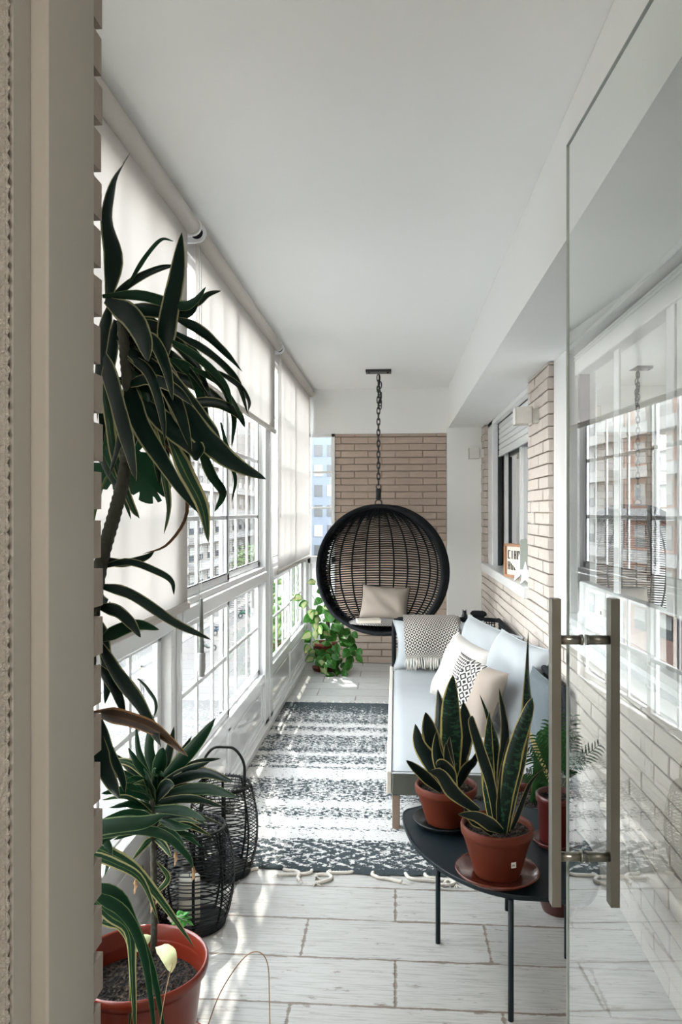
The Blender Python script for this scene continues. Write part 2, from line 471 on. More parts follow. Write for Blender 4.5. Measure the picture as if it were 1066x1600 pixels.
def rug_mat():
    m, n, l = new_mat('woven_rug'); b = n['Principled BSDF']
    t = n.new('ShaderNodeTexCoord'); sp = n.new('ShaderNodeSeparateXYZ'); l.new(t.outputs['Object'], sp.inputs[0])
    Y0, Y1 = 3.18, 6.0
    v = math_node(n, l, 'DIVIDE', sp.outputs[1], Y1-Y0)      # origin at the front edge
    r = n.new('ShaderNodeValToRGB'); cr = r.color_ramp; cr.interpolation = 'LINEAR'
    stops = [(3.18,.8),(3.22,.62),(3.46,.60),(3.50,.22),(3.57,.22),(3.60,.50),(3.63,.22),(3.70,.22),(3.75,.48),(3.84,.46),(3.88,.22),(3.93,.24),(3.96,.5),(4.0,.52),(4.24,.55),(4.30,.22),(4.42,.22),(4.46,.62),(4.50,.22),(4.55,.55),(4.66,.52),(4.70,.24),(4.78,.62),(4.83,.5),(5.08,.55),(5.14,.2),(5.28,.6),(5.34,.2),(5.44,.6),(5.62,.5),(5.72,.66),(6.0,.7)]
    cr.elements[0].position = 0; cr.elements[0].color = (stops[0][1],)*3 + (1,)
    cr.elements[1].position = 1; cr.elements[1].color = (stops[-1][1],)*3 + (1,)
    stops = [(y, .49+(d-.46)*.44) for y, d in stops]
    for y, d in stops[1:-1]:
        e = cr.elements.new((y-Y0)/(Y1-Y0)); e.color = (d, d, d, 1)
    l.new(v, r.inputs[0])
    mp = n.new('ShaderNodeMapping'); mp.inputs['Scale'].default_value = (46, 62, 1); l.new(t.outputs['Object'], mp.inputs[0])
    no = n.new('ShaderNodeTexNoise'); no.inputs['Scale'].default_value = 1; no.inputs['Detail'].default_value = 3; no.inputs['Roughness'].default_value = .75
    l.new(mp.outputs[0], no.inputs['Vector'])
    n2 = n.new('ShaderNodeTexNoise'); n2.inputs['Scale'].default_value = 11; n2.inputs['Detail'].default_value = 3; l.new(t.outputs['Object'], n2.inputs['Vector'])
    # row of small triangles, period 6 cm, and the herringbone of the end band
    tx = math_node(n, l, 'FRACT', math_node(n, l, 'MULTIPLY', sp.outputs[0], 14)); tx = math_node(n, l, 'ABSOLUTE', math_node(n, l, 'SUBTRACT', tx, .5))
    tt = math_node(n, l, 'MULTIPLY', math_node(n, l, 'SUBTRACT', tx, .25), .06)
    hx = math_node(n, l, 'ADD', math_node(n, l, 'MULTIPLY', sp.outputs[0], 30), math_node(n, l, 'MULTIPLY', math_node(n, l, 'PINGPONG', sp.outputs[1], .09), 55))
    hh = math_node(n, l, 'MULTIPLY', math_node(n, l, 'SINE', math_node(n, l, 'MULTIPLY', hx, 2.2)), .07)
    hm = math_node(n, l, 'LESS_THAN', v, .095)
    hh = math_node(n, l, 'MULTIPLY', hh, hm)
    d = math_node(n, l, 'ADD', r.outputs[0], tt); d = math_node(n, l, 'ADD', d, math_node(n, l, 'MULTIPLY', math_node(n, l, 'SUBTRACT', n2.outputs['Fac'], .53), .22)); d = math_node(n, l, 'ADD', d, hh)
    k = math_node(n, l, 'SUBTRACT', d, no.outputs['Fac']); k = math_node(n, l, 'MULTIPLY', k, 26); k = math_node(n, l, 'ADD', k, .5, True)
    mx = n.new('ShaderNodeMix'); mx.data_type = 'RGBA'; mx.inputs['A'].default_value = (.60, .59, .57, 1); mx.inputs['B'].default_value = (.032, .045, .050, 1)
    l.new(k, mx.inputs['Factor']); l.new(mx.outputs['Result'], b.inputs['Base Color']); b.inputs['Roughness'].default_value = 1
    bp = n.new('ShaderNodeBump'); bp.inputs['Strength'].default_value = .8; bp.inputs['Distance'].default_value = .01
    l.new(no.outputs['Fac'], bp.inputs['Height']); l.new(bp.outputs[0], b.inputs['Normal'])
    return m
M['rug'] = rug_mat()

XL, XR, YF, ZC = -.89, .84, 7.62, 2.72

# ---------------------------------------------------------------- the setting
def brick_face(mb, u0, u1, z0, z1, place, course=.068, length=.27, joint=.007, depth=.030, phase=0, rnd=None, wear=.003):
    """bonded brickwork over u0..u1 x z0..z1; place(u, d, z) -> point, d = distance out of the wall"""
    rnd = rnd or random.Random(3)
    k = int(math.floor(z0/course)); z = k*course
    while z < z1 - .004:
        off = (length/2 if k % 2 else 0) + phase
        u = math.floor((u0-off)/length)*length + off
        while u < u1:
            a, b = max(u0, u+joint/2), min(u1, u+length-joint/2)
            za, zb = max(z0, z+joint/2), min(z1, z+course-joint/2)
            if b-a > .012 and zb-za > .008:
                dd = depth + rnd.uniform(-wear, wear); e = .0025
                n = len(mb.v)
                for (uu, zz, d) in ((a, za, 0), (b, za, 0), (b, zb, 0), (a, zb, 0)):
                    mb.v.append(Vector(place(uu, d, zz)))
                for (uu, zz) in ((a, za), (b, za), (b, zb), (a, zb)):
                    mb.v.append(Vector(place(uu, dd-e, zz)))
                j = lambda: rnd.uniform(-.0012, .0012)
                for (uu, zz) in ((a+e, za+e), (b-e, za+e), (b-e, zb-e), (a+e, zb-e)):
                    mb.v.append(Vector(place(uu+j(), dd+j(), zz+j())))
                for q in range(4):
                    p = (q+1) % 4
                    mb.face([n+q, n+p, n+4+p, n+4+q]); mb.face([n+4+q, n+4+p, n+8+p, n+8+q])
                mb.face([n+8, n+9, n+10, n+11])
            u += length
        z += course; k += 1

def setting():
    fl = MB().box((-.97, -1.2, -.08), (1.9, 8.0, 0)).build('floor', M['floor']); tag(fl, kind='structure')
    ce = MB().box((-.97, .6, ZC), (1.2, 7.95, ZC+.15)).build('ceiling', M['ceiling']); tag(ce, kind='structure')
    bm = MB().box((.52, .80, 2.33), (1.15, YF+.1, ZC-.002)).build('trim_1', M['plaster']); tag(bm, kind='structure')
    cl = MB().bbox((.505, YF-.03, 0), (1.2, YF+.3, 2.33), .004).build('trim_2', M['plaster']); tag(cl, kind='structure')
    # far wall: brick field between the corner window and the column, plaster above
    far = structure('wall_far', (0, YF, 0))
    MB().box((-.62, YF+.03, 0), (.55, YF+.3, 2.277)).build('mortar_bed', M['mortar_tan'], far)
    b = MB(); brick_face(b, -.60, .50, 0, 2.275, lambda u, d, z: (u, YF+.03-d, z))
    b.build('brickwork', M['brick_tan'], far)
    MB().box((-.97, YF-.005, 2.277), (.55, YF+.3, ZC)).build('plaster_band', M['plaster'], far)
    # right wall: veneer on a backing, openings for two windows
    rw = structure('wall_right', (XR, 4, 0))
    back = MB()
    back.box((.875, .9, 0), (1.15, YF+.1, .83))                    # below the windows
    back.box((.875, 4.05, .83), (1.15, YF+.1, .96))
    back.box((.875, 4.28, .96), (1.15, 4.97, 2.33))                # pier
    back.box((.875, 7.30, .96), (1.15, YF+.1, 2.33))
    back.box((.93, .9, 2.32), (1.15, YF, 2.33))
    back.build('wall_backing', M['mortar'], rw)
    b = MB(); rr = random.Random(8)
    pl = lambda u, d, z: (.875-d, u, z)
    brick_face(b, .95, 7.60, 0, .83, pl, rnd=rr, depth=.035)
    brick_face(b, 4.30, 7.60, .83, .945, pl, rnd=rr, depth=.035)
    brick_face(b, 4.30, 4.95, .945, 2.325, pl, rnd=rr, depth=.035)
    brick_face(b, 7.34, 7.60, .945, 2.325, pl, rnd=rr, depth=.035)
    b.build('brickwork', M['brick_pale'], rw)
    # near end wall with the doorway we look through
    nw = structure('wall_near', (-.6, 1.0, 0))
    MB().box((-.97, .84, 0), (-.442, 1.012, 2.72)).build('wall_backing', M['mortar'], nw)
    MB().box((.52, .60, 0), (1.15, .80, 2.72)).build('wall_backing', M['plaster'], nw)
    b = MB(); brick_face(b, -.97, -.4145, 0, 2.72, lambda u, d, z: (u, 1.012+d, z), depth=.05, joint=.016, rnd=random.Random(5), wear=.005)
    b.build('brickwork', M['brick_shade'], nw)
    # door frame on the jamb: stepped cream profile
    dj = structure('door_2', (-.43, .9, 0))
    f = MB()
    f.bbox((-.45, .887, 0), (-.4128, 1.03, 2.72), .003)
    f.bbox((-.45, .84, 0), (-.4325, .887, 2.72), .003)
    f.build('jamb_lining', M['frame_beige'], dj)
setting()

def living_room():
    # the room the doorway belongs to, behind the photographer
    wm = pbr('living_room_wall', (.50, .47, .43), .8)
    for nm, a, b in (('wall_back', (-2.6, -3.2, 0), (2.6, -3.1, 2.72)), ('wall_living_left', (-2.7, -3.2, 0), (-2.6, 1.0, 2.72)), ('wall_living_right', (2.6, -3.2, 0), (2.7, .76, 2.72)),
                     ('wall_partition_left', (-2.6, .86, 0), (-.97, 1.0, 2.72)), ('wall_partition_right', (1.15, .62, 0), (2.6, .76, 2.72))):
        tag(MB().box(a, b).build(nm, wm), kind='structure')
    tag(MB().box((-2.7, -3.2, -.08), (2.7, -1.2, 0)).build('floor_living', pbr('oak_floor', (.35, .26, .18), .5)), kind='structure')
    tag(MB().box((-2.7, -1.2, -.08), (-.97, .98, 0)).build('floor_living', M['wood_leg']), kind='structure')
    tag(MB().box((1.9, -1.2, -.08), (2.7, .76, 0)).build('floor_living', M['wood_leg']), kind='structure')
    tag(MB().box((-2.7, -3.2, 2.725), (2.7, .62, 2.85)).box((-2.7, .62, 2.725), (-.97, 1.0, 2.85)).build('ceiling_living', M['ceiling']), kind='structure')
living_room()

def added_fill_lamp():  # unseen lamp added to brighten the jamb and the near ceiling
    t = thing('added_fill_lamp', (.2, -1.3, 2.72), 'added unseen fill light, round and white, on the ceiling behind the doorway', 'lamp')
    m, n, l = new_mat('fill_lamp_glow'); b = n['Principled BSDF']
    b.inputs['Emission Color'].default_value = (1, .95, .88, 1); b.inputs['Emission Strength'].default_value = 36
    MB().lathe([(0, -.09), (.12, -.085), (.20, -.05), (.21, -.02), (0, -.02)], (.2, -1.3, 2.72), 32).build('fill_lamp_shade', m, t)
    MB().lathe([(0, -.02), (.14, -.02), (.14, 0), (0, 0)], (.2, -1.3, 2.72), 32).build('base', M['white_matt'], t)
added_fill_lamp()

def left_glazing():
    """aluminium glazing of the street side: three bays, each with upper and lower sashes"""
    wl = structure('wall_left', (XL, 4, 0))
    posts = MB()
    for y0, y1 in ((1.0, 1.08), (2.97, 3.12), (5.16, 5.47), (7.53, 7.66)):
        posts.bbox((XL-.06, y0, 0), (XL+.012, y1, ZC), .004)
        posts.bbox((XL+.012, (y0+y1)/2-.02, 0), (XL+.02, (y0+y1)/2+.02, ZC), .003)
    posts.build('post', M['alu'], wl)
    MB().box((XL-.06, 1.0, 2.62), (XL-.0, 7.66, ZC)).build('header', M['alu'], wl)
    t = MB(); t.bbox((XL-.06, 1.0, 0), (XL+.03, 7.6, .045), .004); t.bbox((XL-.05, 1.0, .045), (XL+.012, 7.6, .08), .004)
    t.build('floor_track', M['alu'], wl)
    bays = [(1.08, 2.97), (3.12, 5.16), (5.47, 7.53)]
    for bi, (a, b) in enumerate(bays):
        mid = (a+b)/2 + (.0 if bi != 1 else -.06)
        win = structure('window_%d' % (bi+1), (XL, a, 0))
        fr = MB()
        fr.bbox((XL-.05, a, .34), (XL+.006, b, .40), .004)
        fr.bbox((XL-.055, a, 1.03), (XL+.022, b, 1.10), .006)
        fr.bbox((XL-.05, a, 1.10), (XL+.008, b, 1.13), .003)
        fr.build('rail', M['alu'], win)
        p = MB()
        for q0, q1 in ((a, mid), (mid, b)):
            p.bbox((XL-.035, q0+.03, .10), (XL-.012, q1-.03, .32), .003)
            p.bbox((XL-.012, q0+.06, .13), (XL-.006, q1-.06, .29), .004)
        p.build('lower_panel', M['panel'], win)
        st = MB(); st.bbox((XL-.045, mid-.03, .08), (XL+.0, mid+.03, .35), .003)
        st.bbox((XL-.045, a, .08), (XL, b, .10), .002); st.bbox((XL-.045, a, .32), (XL, b, .345), .002)
        st.bbox((XL-.045, a, .08), (XL, a+.03, .35), .002); st.bbox((XL-.045, b-.03, .08), (XL, b, .35), .002)
        st.build('panel_frame', M['alu'], win)
        for (q0, q1), dx in (((a, mid+.03), -.008), ((mid-.03, b), -.03)):
            for z0, z1, rows, w in ((.40, 1.03, (.715,), .045), (1.13, 2.62, (1.47, 1.84, 2.21), .05)):
                x = XL + dx
                s = MB()
                s.bbox((x-.022, q0, z0), (x, q0+w, z1), .003); s.bbox((x-.022, q1-w, z0), (x, q1, z1), .003)
                s.bbox((x-.022, q0, z0), (x, q1, z0+w*.8), .003); s.bbox((x-.022, q0, z1-w*.8), (x, q1, z1), .003)
                so = s.build('sash', M['alu'], win)
                g = MB(); W = (q1-q0-2*w)
                for k in (1, 2):
                    yy = q0+w+W*k/3
                    g.bbox((x-.018, yy-.011, z0+.03), (x-.004, yy+.011, z1-.03), .003)
                for zz in rows: g.bbox((x-.017, q0+.03, zz-.012), (x-.005, q1-.03, zz+.012), .003)
                g.build('glazing_bar', M['alu'], so)
                gl = MB(); xx = x-.011; n = 0
                gl.v += [Vector((xx, q0+w, z0+.03)), Vector((xx, q1-w, z0+.03)), Vector((xx, q1-w, z1-.03)), Vector((xx, q0+w, z1-.03))]
                gl.face([0, 1, 2, 3]); gl.build('pane', M['glass'], so)
                if z0 > 1:
                    gk = MB(); gk.box((x-.003, q0+w-.002, z0+.04), (x+.0012, q0+w+.006, z1-.04)); gk.box((x-.003, q1-w-.006, z0+.04), (x+.0012, q1-w+.002, z1-.04))
                    gk.box((x-.003, q0+w, z0+.038), (x+.0012, q1-w, z0+.044))
                    gk.build('gasket', M['gasket'], so)
    # narrow window at the end of the street side, in the far wall
    w4 = structure('window_4', (-.75, YF, 0))
    f = MB(); x0, x1 = -.885, -.60
    f.bbox((x0, YF-.02, .0), (x0+.045, YF+.04, 2.28), .003); f.bbox((x1-.035, YF-.02, 0), (x1, YF+.04, 2.28), .003)
    f.bbox((x0, YF-.02, 2.245), (x1, YF+.04, 2.28), .003)
    f.bbox((x0, YF-.02, .99), (x1, YF+.04, 1.06), .003)
    for z in (1.54, 1.895): f.bbox((x0+.03, YF-.012, z-.011), (x1-.02, YF+.01, z+.011), .003)
    f.build('sash', M['alu'], w4)
    lp = MB(); lp.bbox((x0+.03, YF, .0), (x1-.02, YF+.03, 1.0), .003); lp.bbox((x0+.06, YF-.01, .12), (x1-.05, YF, .60), .004); lp.bbox((x0+.06, YF-.01, .66), (x1-.05, YF, .95), .004)
    lp.build('lower_panel', M['alu'], w4)
    g = MB(); g.v += [Vector((x0+.04, YF, 1.05)), Vector((x1-.03, YF, 1.05)), Vector((x1-.03, YF, 2.25)), Vector((x0+.04, YF, 2.25))]; g.face([0, 1, 2, 3])
    g.build('pane', M['glass'], w4)
left_glazing()

def room_windows():
    # far opening: half lowered shutter, sliding sashes, stone sill
    X = .92
    w = structure('window_5', (X, 6, 0))
    f = MB()
    f.bbox((.872, 7.0, .96), (.935, 7.335, 2.33), .004)
    f.bbox((.872, 4.95, 2.29), (.935, 7.33, 2.33), .003)
    f.bbox((.872, 4.94, .96), (.935, 5.02, 2.33), .004)
    f.build('window_frame', M['alu'], w)
    sh = MB()
    for k in range(6):
        z = 2.008 + k*.047
        sh.bbox((X+.004, 5.0, z), (X+.018, 6.99, z+.044), .004)
    sh.bbox((X, 5.0, 1.993), (X+.022, 6.99, 2.008), .003)
    sh.build('roller_shutter', M['shutter'], w)
    gp = MB(); gp.box((X+.0, 6.955, .97), (X+.03, 6.998, 2.295)); gp.box((X, 5.0, 2.285), (X+.03, 6.99, 2.292)); gp.build('shutter_guide', M['gap_dark'], w)
    s = MB()
    for y in (6.9, 6.05, 5.95, 5.05): s.bbox((X+.045, y-.045, .98), (X+.075, y+.03, 2.29), .003)
    s.bbox((X+.045, 5.0, .98), (X+.075, 6.95, 1.05), .003); s.build('sash', M['alu'], w)
    g = MB(); g.v += [Vector((X+.06, 5.0, 1.0)), Vector((X+.06, 6.95, 1.0)), Vector((X+.06, 6.95, 2.29)), Vector((X+.06, 5.0, 2.29))]; g.face([0, 1, 2, 3]); g.build('pane', M['room_glass'], w)
    def pleat(y0, y1, x, amp, n): return lambda u, v: (x + amp*math.sin(u*n*2*PI), y0+(y1-y0)*u, .99+1.31*v)
    c = MB().grid(pleat(6.15, 6.93, 1.04, .018, 9), 120, 2).build('curtain', M['curtain_white'], w)
    c = MB().grid(pleat(5.05, 5.5, 1.04, .018, 6), 80, 2).build('curtain', M['curtain_white'], w)
    si = MB().bbox((.81, 4.952, .948), (1.0, 7.36, 1.02), .004).build('windowsill', pbr('pale_stone_sill', (.80, .81, .81), .25), w)
    # near opening behind the glass door
    w2 = structure('window_6', (X, 2.5, 0))
    f = MB()
    f.bbox((.868, 3.99, .83), (.935, 4.29, 2.33), .004)
    f.bbox((.868, .98, 2.305), (.935, 4.0, 2.33), .003)
    f.bbox((.868, .98, .83), (.93, 4.0, .90), .004); f.bbox((.85, .98, .955), (.93, 4.0, .985), .004)
    f.bbox((.90, .98, .90), (.93, 4.0, .955), .002)
    f.build('window_frame', M['alu'], w2)
    sh = MB(); sh.bbox((X-.012, 1.0, 2.19), (X+.03, 3.97, 2.295), .004)
    for k in range(2): sh.bbox((X-.016, 1.0, 2.262+k*.016), (X-.012, 3.97, 2.272+k*.016), .001)
    sh.build('roller_shutter', M['shutter'], w2)
    gp = MB(); gp.box((X+.0, 3.92, 1.0), (X+.03, 3.955, 2.2)); gp.build('shutter_guide', M['gap_dark'], w2)
    s = MB()
    for y, d in ((3.86, .03), (3.36, .02), (2.66, .0), (2.56, .0), (1.7, .02)): s.bbox((X+.0+d, y-.045, .985), (X+.03+d, y+.03, 2.2), .003)
    s.bbox((X+.0, .98, .985), (X+.03, 3.95, 1.155), .004); s.bbox((X+.03, 2.6, 1.155), (X+.05, 3.95, 1.17), .003)
    s.build('sash', M['alu'], w2)
    lk = MB().bbox((X-.02, 3.42, 1.04), (X, 3.46, 1.075), .004).build('latch', M['white_matt'], w2)
    MB().box((X-.022, 3.43, 1.05), (X-.0195, 3.45, 1.065)).build('latch_button', M['gap_dark'], lk)
    g = MB(); g.v += [Vector((X+.025, .98, 1.1)), Vector((X+.025, 3.92, 1.1)), Vector((X+.025, 3.92, 2.2)), Vector((X+.025, .98, 2.2))]; g.face([0, 1, 2, 3]); g.build('pane', M['room_glass'], w2)
    def pleat2(y0, y1, n): return lambda u, v: (1.06 + .02*math.sin(u*n*2*PI) + .006*math.sin(u*n*5.3*PI), y0+(y1-y0)*u, .95+1.33*v)
    MB().grid(pleat2(3.0, 3.85, 9), 120, 2).build('curtain', M['curtain_white'], w2)
    MB().grid(pleat2(1.0, 1.5, 5), 80, 2).build('curtain', M['curtain_white'], w2)
    # dim rooms behind both openings
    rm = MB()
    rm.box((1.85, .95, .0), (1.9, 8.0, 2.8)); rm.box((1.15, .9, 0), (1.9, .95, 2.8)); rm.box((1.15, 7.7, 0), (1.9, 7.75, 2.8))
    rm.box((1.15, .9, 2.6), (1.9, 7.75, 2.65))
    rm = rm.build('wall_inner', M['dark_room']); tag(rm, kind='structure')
room_windows()

def glass_door():
    dirv = Vector((-.05, .9987, 0)).normalized()
    E_ = Vector((.352, 1.60, 0)); N = Vector((-dirv.y, dirv.x, 0))      # N points to the left of the pane
    d = structure('door_1', (.352, 1.6, 0))
    L = .86; th = .005
    def q(t, n, z): p = E_ - dirv*t + N*n; return Vector((p.x, p.y, z))
    pn = MB()
    A = [q(0, 0, .01), q(L, 0, .01), q(L, 0, 2.25), q(0, 0, 2.25)]
    pn.v += A; pn.face([0, 1, 2, 3]); pn.build('pane', M['door_glass'], d)
    # ground edge of the pane
    eg = MB(); w = .003
    for (t0, t1, z0, z1) in ((-.0005, .0008, .01, 2.25), (0, L, 2.2488, 2.25)):
        n0 = len(eg.v)
        eg.v += [q(t0, -w, z0), q(t1, -w, z0), q(t1, w, z0), q(t0, w, z0), q(t0, -w, z1), q(t1, -w, z1), q(t1, w, z1), q(t0, w, z1)]
        for f in ((0,3,2,1),(4,5,6,7),(0,1,5,4),(1,2,6,5),(2,3,7,6),(3,0,4,7)): eg.face([n0+i for i in f])
    eg.build('glass_edge', M['glass_edge'], d)
    t = .112
    for sgn in (1, -1):
        c = q(t, sgn*.055, 0)
        rot = Matrix.Rotation(math.atan2(-dirv.x, dirv.y), 3, 'Z')
        b = MB().box((c.x-.0085, c.y-.013, .755), (c.x+.0085, c.y+.013, 1.336), rot, (c.x, c.y, 1))
        hb = b.build('handle_bar', M['steel'], d, origin=(c.x, c.y, .755))
        for z in (1.257, .845):
            s = MB().tube([q(t, sgn*.004, z), q(t, sgn*.05, z)], .009, 16)
            s.tube([q(t, sgn*.003, z), q(t, sgn*.008, z)], .0105, 16)
            s.build('standoff', M['steel'], hb)
glass_door()

# curtain at the left margin of the doorway
def curtain():
    t = thing('curtain', (-.45, .82, 0), 'coarse woven natural curtain edge at far left beside the cream jamb', 'curtain')
    MB().grid(lambda u, v: (-.552 + .117*u, .825 + .010*math.sin(u*14) - .03*(1-u), .02 + 2.6*v), 40, 60).build('curtain_cloth', M['linen'], t)
    e = MB()
    pts = [(-.4325 + .0010*math.sin(k*2.2), .829, .02 + k*.0055) for k in range(470)]
    e.tube(pts, [.0022 + .0010*math.sin(k*2.2) for k in range(470)], 6); e.build('bead_hem', M['linen'], t)
curtain()

# ---------------------------------------------------------------- roller blinds
def blind(y0, y1, zb, label, chain=None):
    t = thing('roller_blind', (XL+.06, (y0+y1)/2, zb), label, 'roller blind')
    xb = XL+.045
    r = MB().tube([(XL+.058, y0+.005, 2.672), (XL+.058, y1-.005, 2.672)], .034, 28); r.build('roller', M['blind_rail'], t)
    f = MB().grid(lambda u, v: (xb + .0015*math.sin(u*23), y0+.02+(y1-y0-.04)*u, zb+.02+(2.66-zb-.02)*v), 30, 6)
    f.build('fabric', M['blind'], t)
    b = MB(); b.bbox((xb-.008, y0+.015, zb-.012), (xb+.010, y1-.015, zb+.022), .006); b.build('bottom_bar', M['blind_rail'], t)
    for y in (y0, y1):
        k = MB(); k.tube([(XL+.058, y-.006, 2.672), (XL+.058, y+.006, 2.672)], .040, 28); k.bbox((XL+.0, y-.005, 2.63), (XL+.058, y+.005, 2.715), .002)
        k.build('bracket', M['alu'], t)
        k = MB(); k.tube([(XL+.058, y-.0068, 2.672), (XL+.058, y+.0068, 2.672)], .026, 20); k.build('bracket_disc', M['black_plastic'] if y == y0 and chain else M['blind_rail'], t)
    if chain:
        zl = chain
        for dx in (-.012, .026):
            c = MB(); n = int((2.66-zl)/.008)
            c.tube([(XL+.062+dx*.0, y0+.03+dx, 2.66-i*.008) for i in range(n)], [.0019 if i % 2 else .0008 for i in range(n)], 5)
            c.build('bead_chain', M['beads'], t)
    return t
blind(1.10, 3.10, 1.115, 'long cream roller blind nearest the doorway, lowered almost to the handrail behind the tall plant')
b2 = blind(3.18, 5.38, 2.06, 'half raised cream roller blind in the middle bay with a bead chain', chain=1.08)
w = MB(); p0 = Vector((XL+.062, 3.235, 0))
w.tube([(p0.x, p0.y, z) for z in (1.13, 1.04, .95, .90)], [.007, .008, .011, .012], 12); w.build('chain_tensioner', M['grey_card'], b2)
w = MB(); w.tube([(p0.x, p0.y, z) for z in (.90, .895, .83, .80, .795)], [.012, .017, .0175, .014, .008], 14); w.build('chain_weight', pbr('grey_plastic', (.35, .35, .34), .5), b2)
blind(5.47, 7.58, 1.06, 'cream roller blind at the far end lowered to the handrail', chain=1.45)

# ---------------------------------------------------------------- leaves and pots
def blade(mb, pts, width, prof='strap', fold=.25, hint=(0, 1, 0), tw=(0, 0), n=16, thick=0, wave=0, bw=.35):
    """one leaf blade along pts; hint = direction the blade faces"""
    P = spline(pts, n); H = Vector(hint).normalized()
    n0 = len(mb.v); ac = (-1, -.55, 0, .55, 1); sm = mb.smooth; mb.smooth = True
    ph = random.random()*6
    for i, p in enumerate(P):
        t = i/n
        T = (P[min(i+1, n)] - P[max(i-1, 0)]).normalized()
        S = T.cross(H)
        if S.length < .08: S = T.cross(H + Vector((.3, 0, .4)))
        S.normalize()
        ang = tw[0] + (tw[1]-tw[0])*t
        if ang: S = (Matrix.Rotation(ang, 3, T) @ S)
        Nn = S.cross(T).normalized()
        if prof == 'strap': w = min(1, (bw + t*3.2)) * (1-t**3.2)**.8 if t < 1 else 0
        elif prof == 'lance': w = min(1, .45+t*1.5) * (1-t**2.4)**.75 if t < 1 else 0
        elif prof == 'heart': w = (math.sin(PI*min(1, t**.62))**.8) if 0 < t < 1 else 0
        elif prof == 'oval': w = math.sin(PI*t)**.6 if 0 < t < 1 else 0
        else: w = (1-t)
        w = max(w, .015)*width/2
        for a in ac:
            mb.v.append(p + S*(a*w) + Nn*(abs(a)*w*fold + wave*w*math.sin(t*17+ph+a)*abs(a)))
    for i in range(n):
        for k in range(4):
            a = n0+i*5+k
            u = [((ac[k]+1)/2, i/n), ((ac[k+1]+1)/2, i/n), ((ac[k+1]+1)/2, (i+1)/n), ((ac[k]+1)/2, (i+1)/n)]
            mb.face([a, a+1, a+6, a+5], u)
    mb.smooth = sm
    return mb

def pot_profile(r, h, lip, rb=.68, wall=.008, collar=.3):
    return [(0, 0), (r*rb, 0), (r*(rb+.01), .003), (r*.90, h*(1-collar)), (r*.915, h*(1-collar)+.002), (r*.93, h-lip*1.1), (r*.985, h-lip), (r, h-lip*.7), (r, h-lip*.2), (r*.985, h), (r*.93, h), (r*.90, h-lip*.4), (r*.88, h*.75), (r*.8, h*.5)]
def soil_disc(c, r, amp=.008, seg=32, rings=8, seed=1):
    mb = MB(); rn = random.Random(seed); mb.smooth = True
    mb.v.append(Vector(c))
    for j in range(1, rings+1):
        for k in range(seg):
            w = 2*PI*k/seg; q = r*j/rings
            mb.v.append(Vector((c[0]+q*math.cos(w), c[1]+q*math.sin(w), c[2]+(rn.uniform(-amp, amp) if j < rings else 0))))
    for k in range(seg): mb.face([0, 1+k, 1+(k+1) % seg])
    for j in range(rings-1):
        for k in range(seg):
            a = 1+j*seg
            mb.face([a+k, a+seg+k, a+seg+(k+1) % seg, a+(k+1) % seg])
    return mb
def saucer_profile(r, h): return [(0, 0), (r*.82, 0), (r*.86, .003), (r*.99, h), (r, h+.003), (r*.985, h+.006), (r*.955, h+.004), (r*.84, .007), (0, .007)]

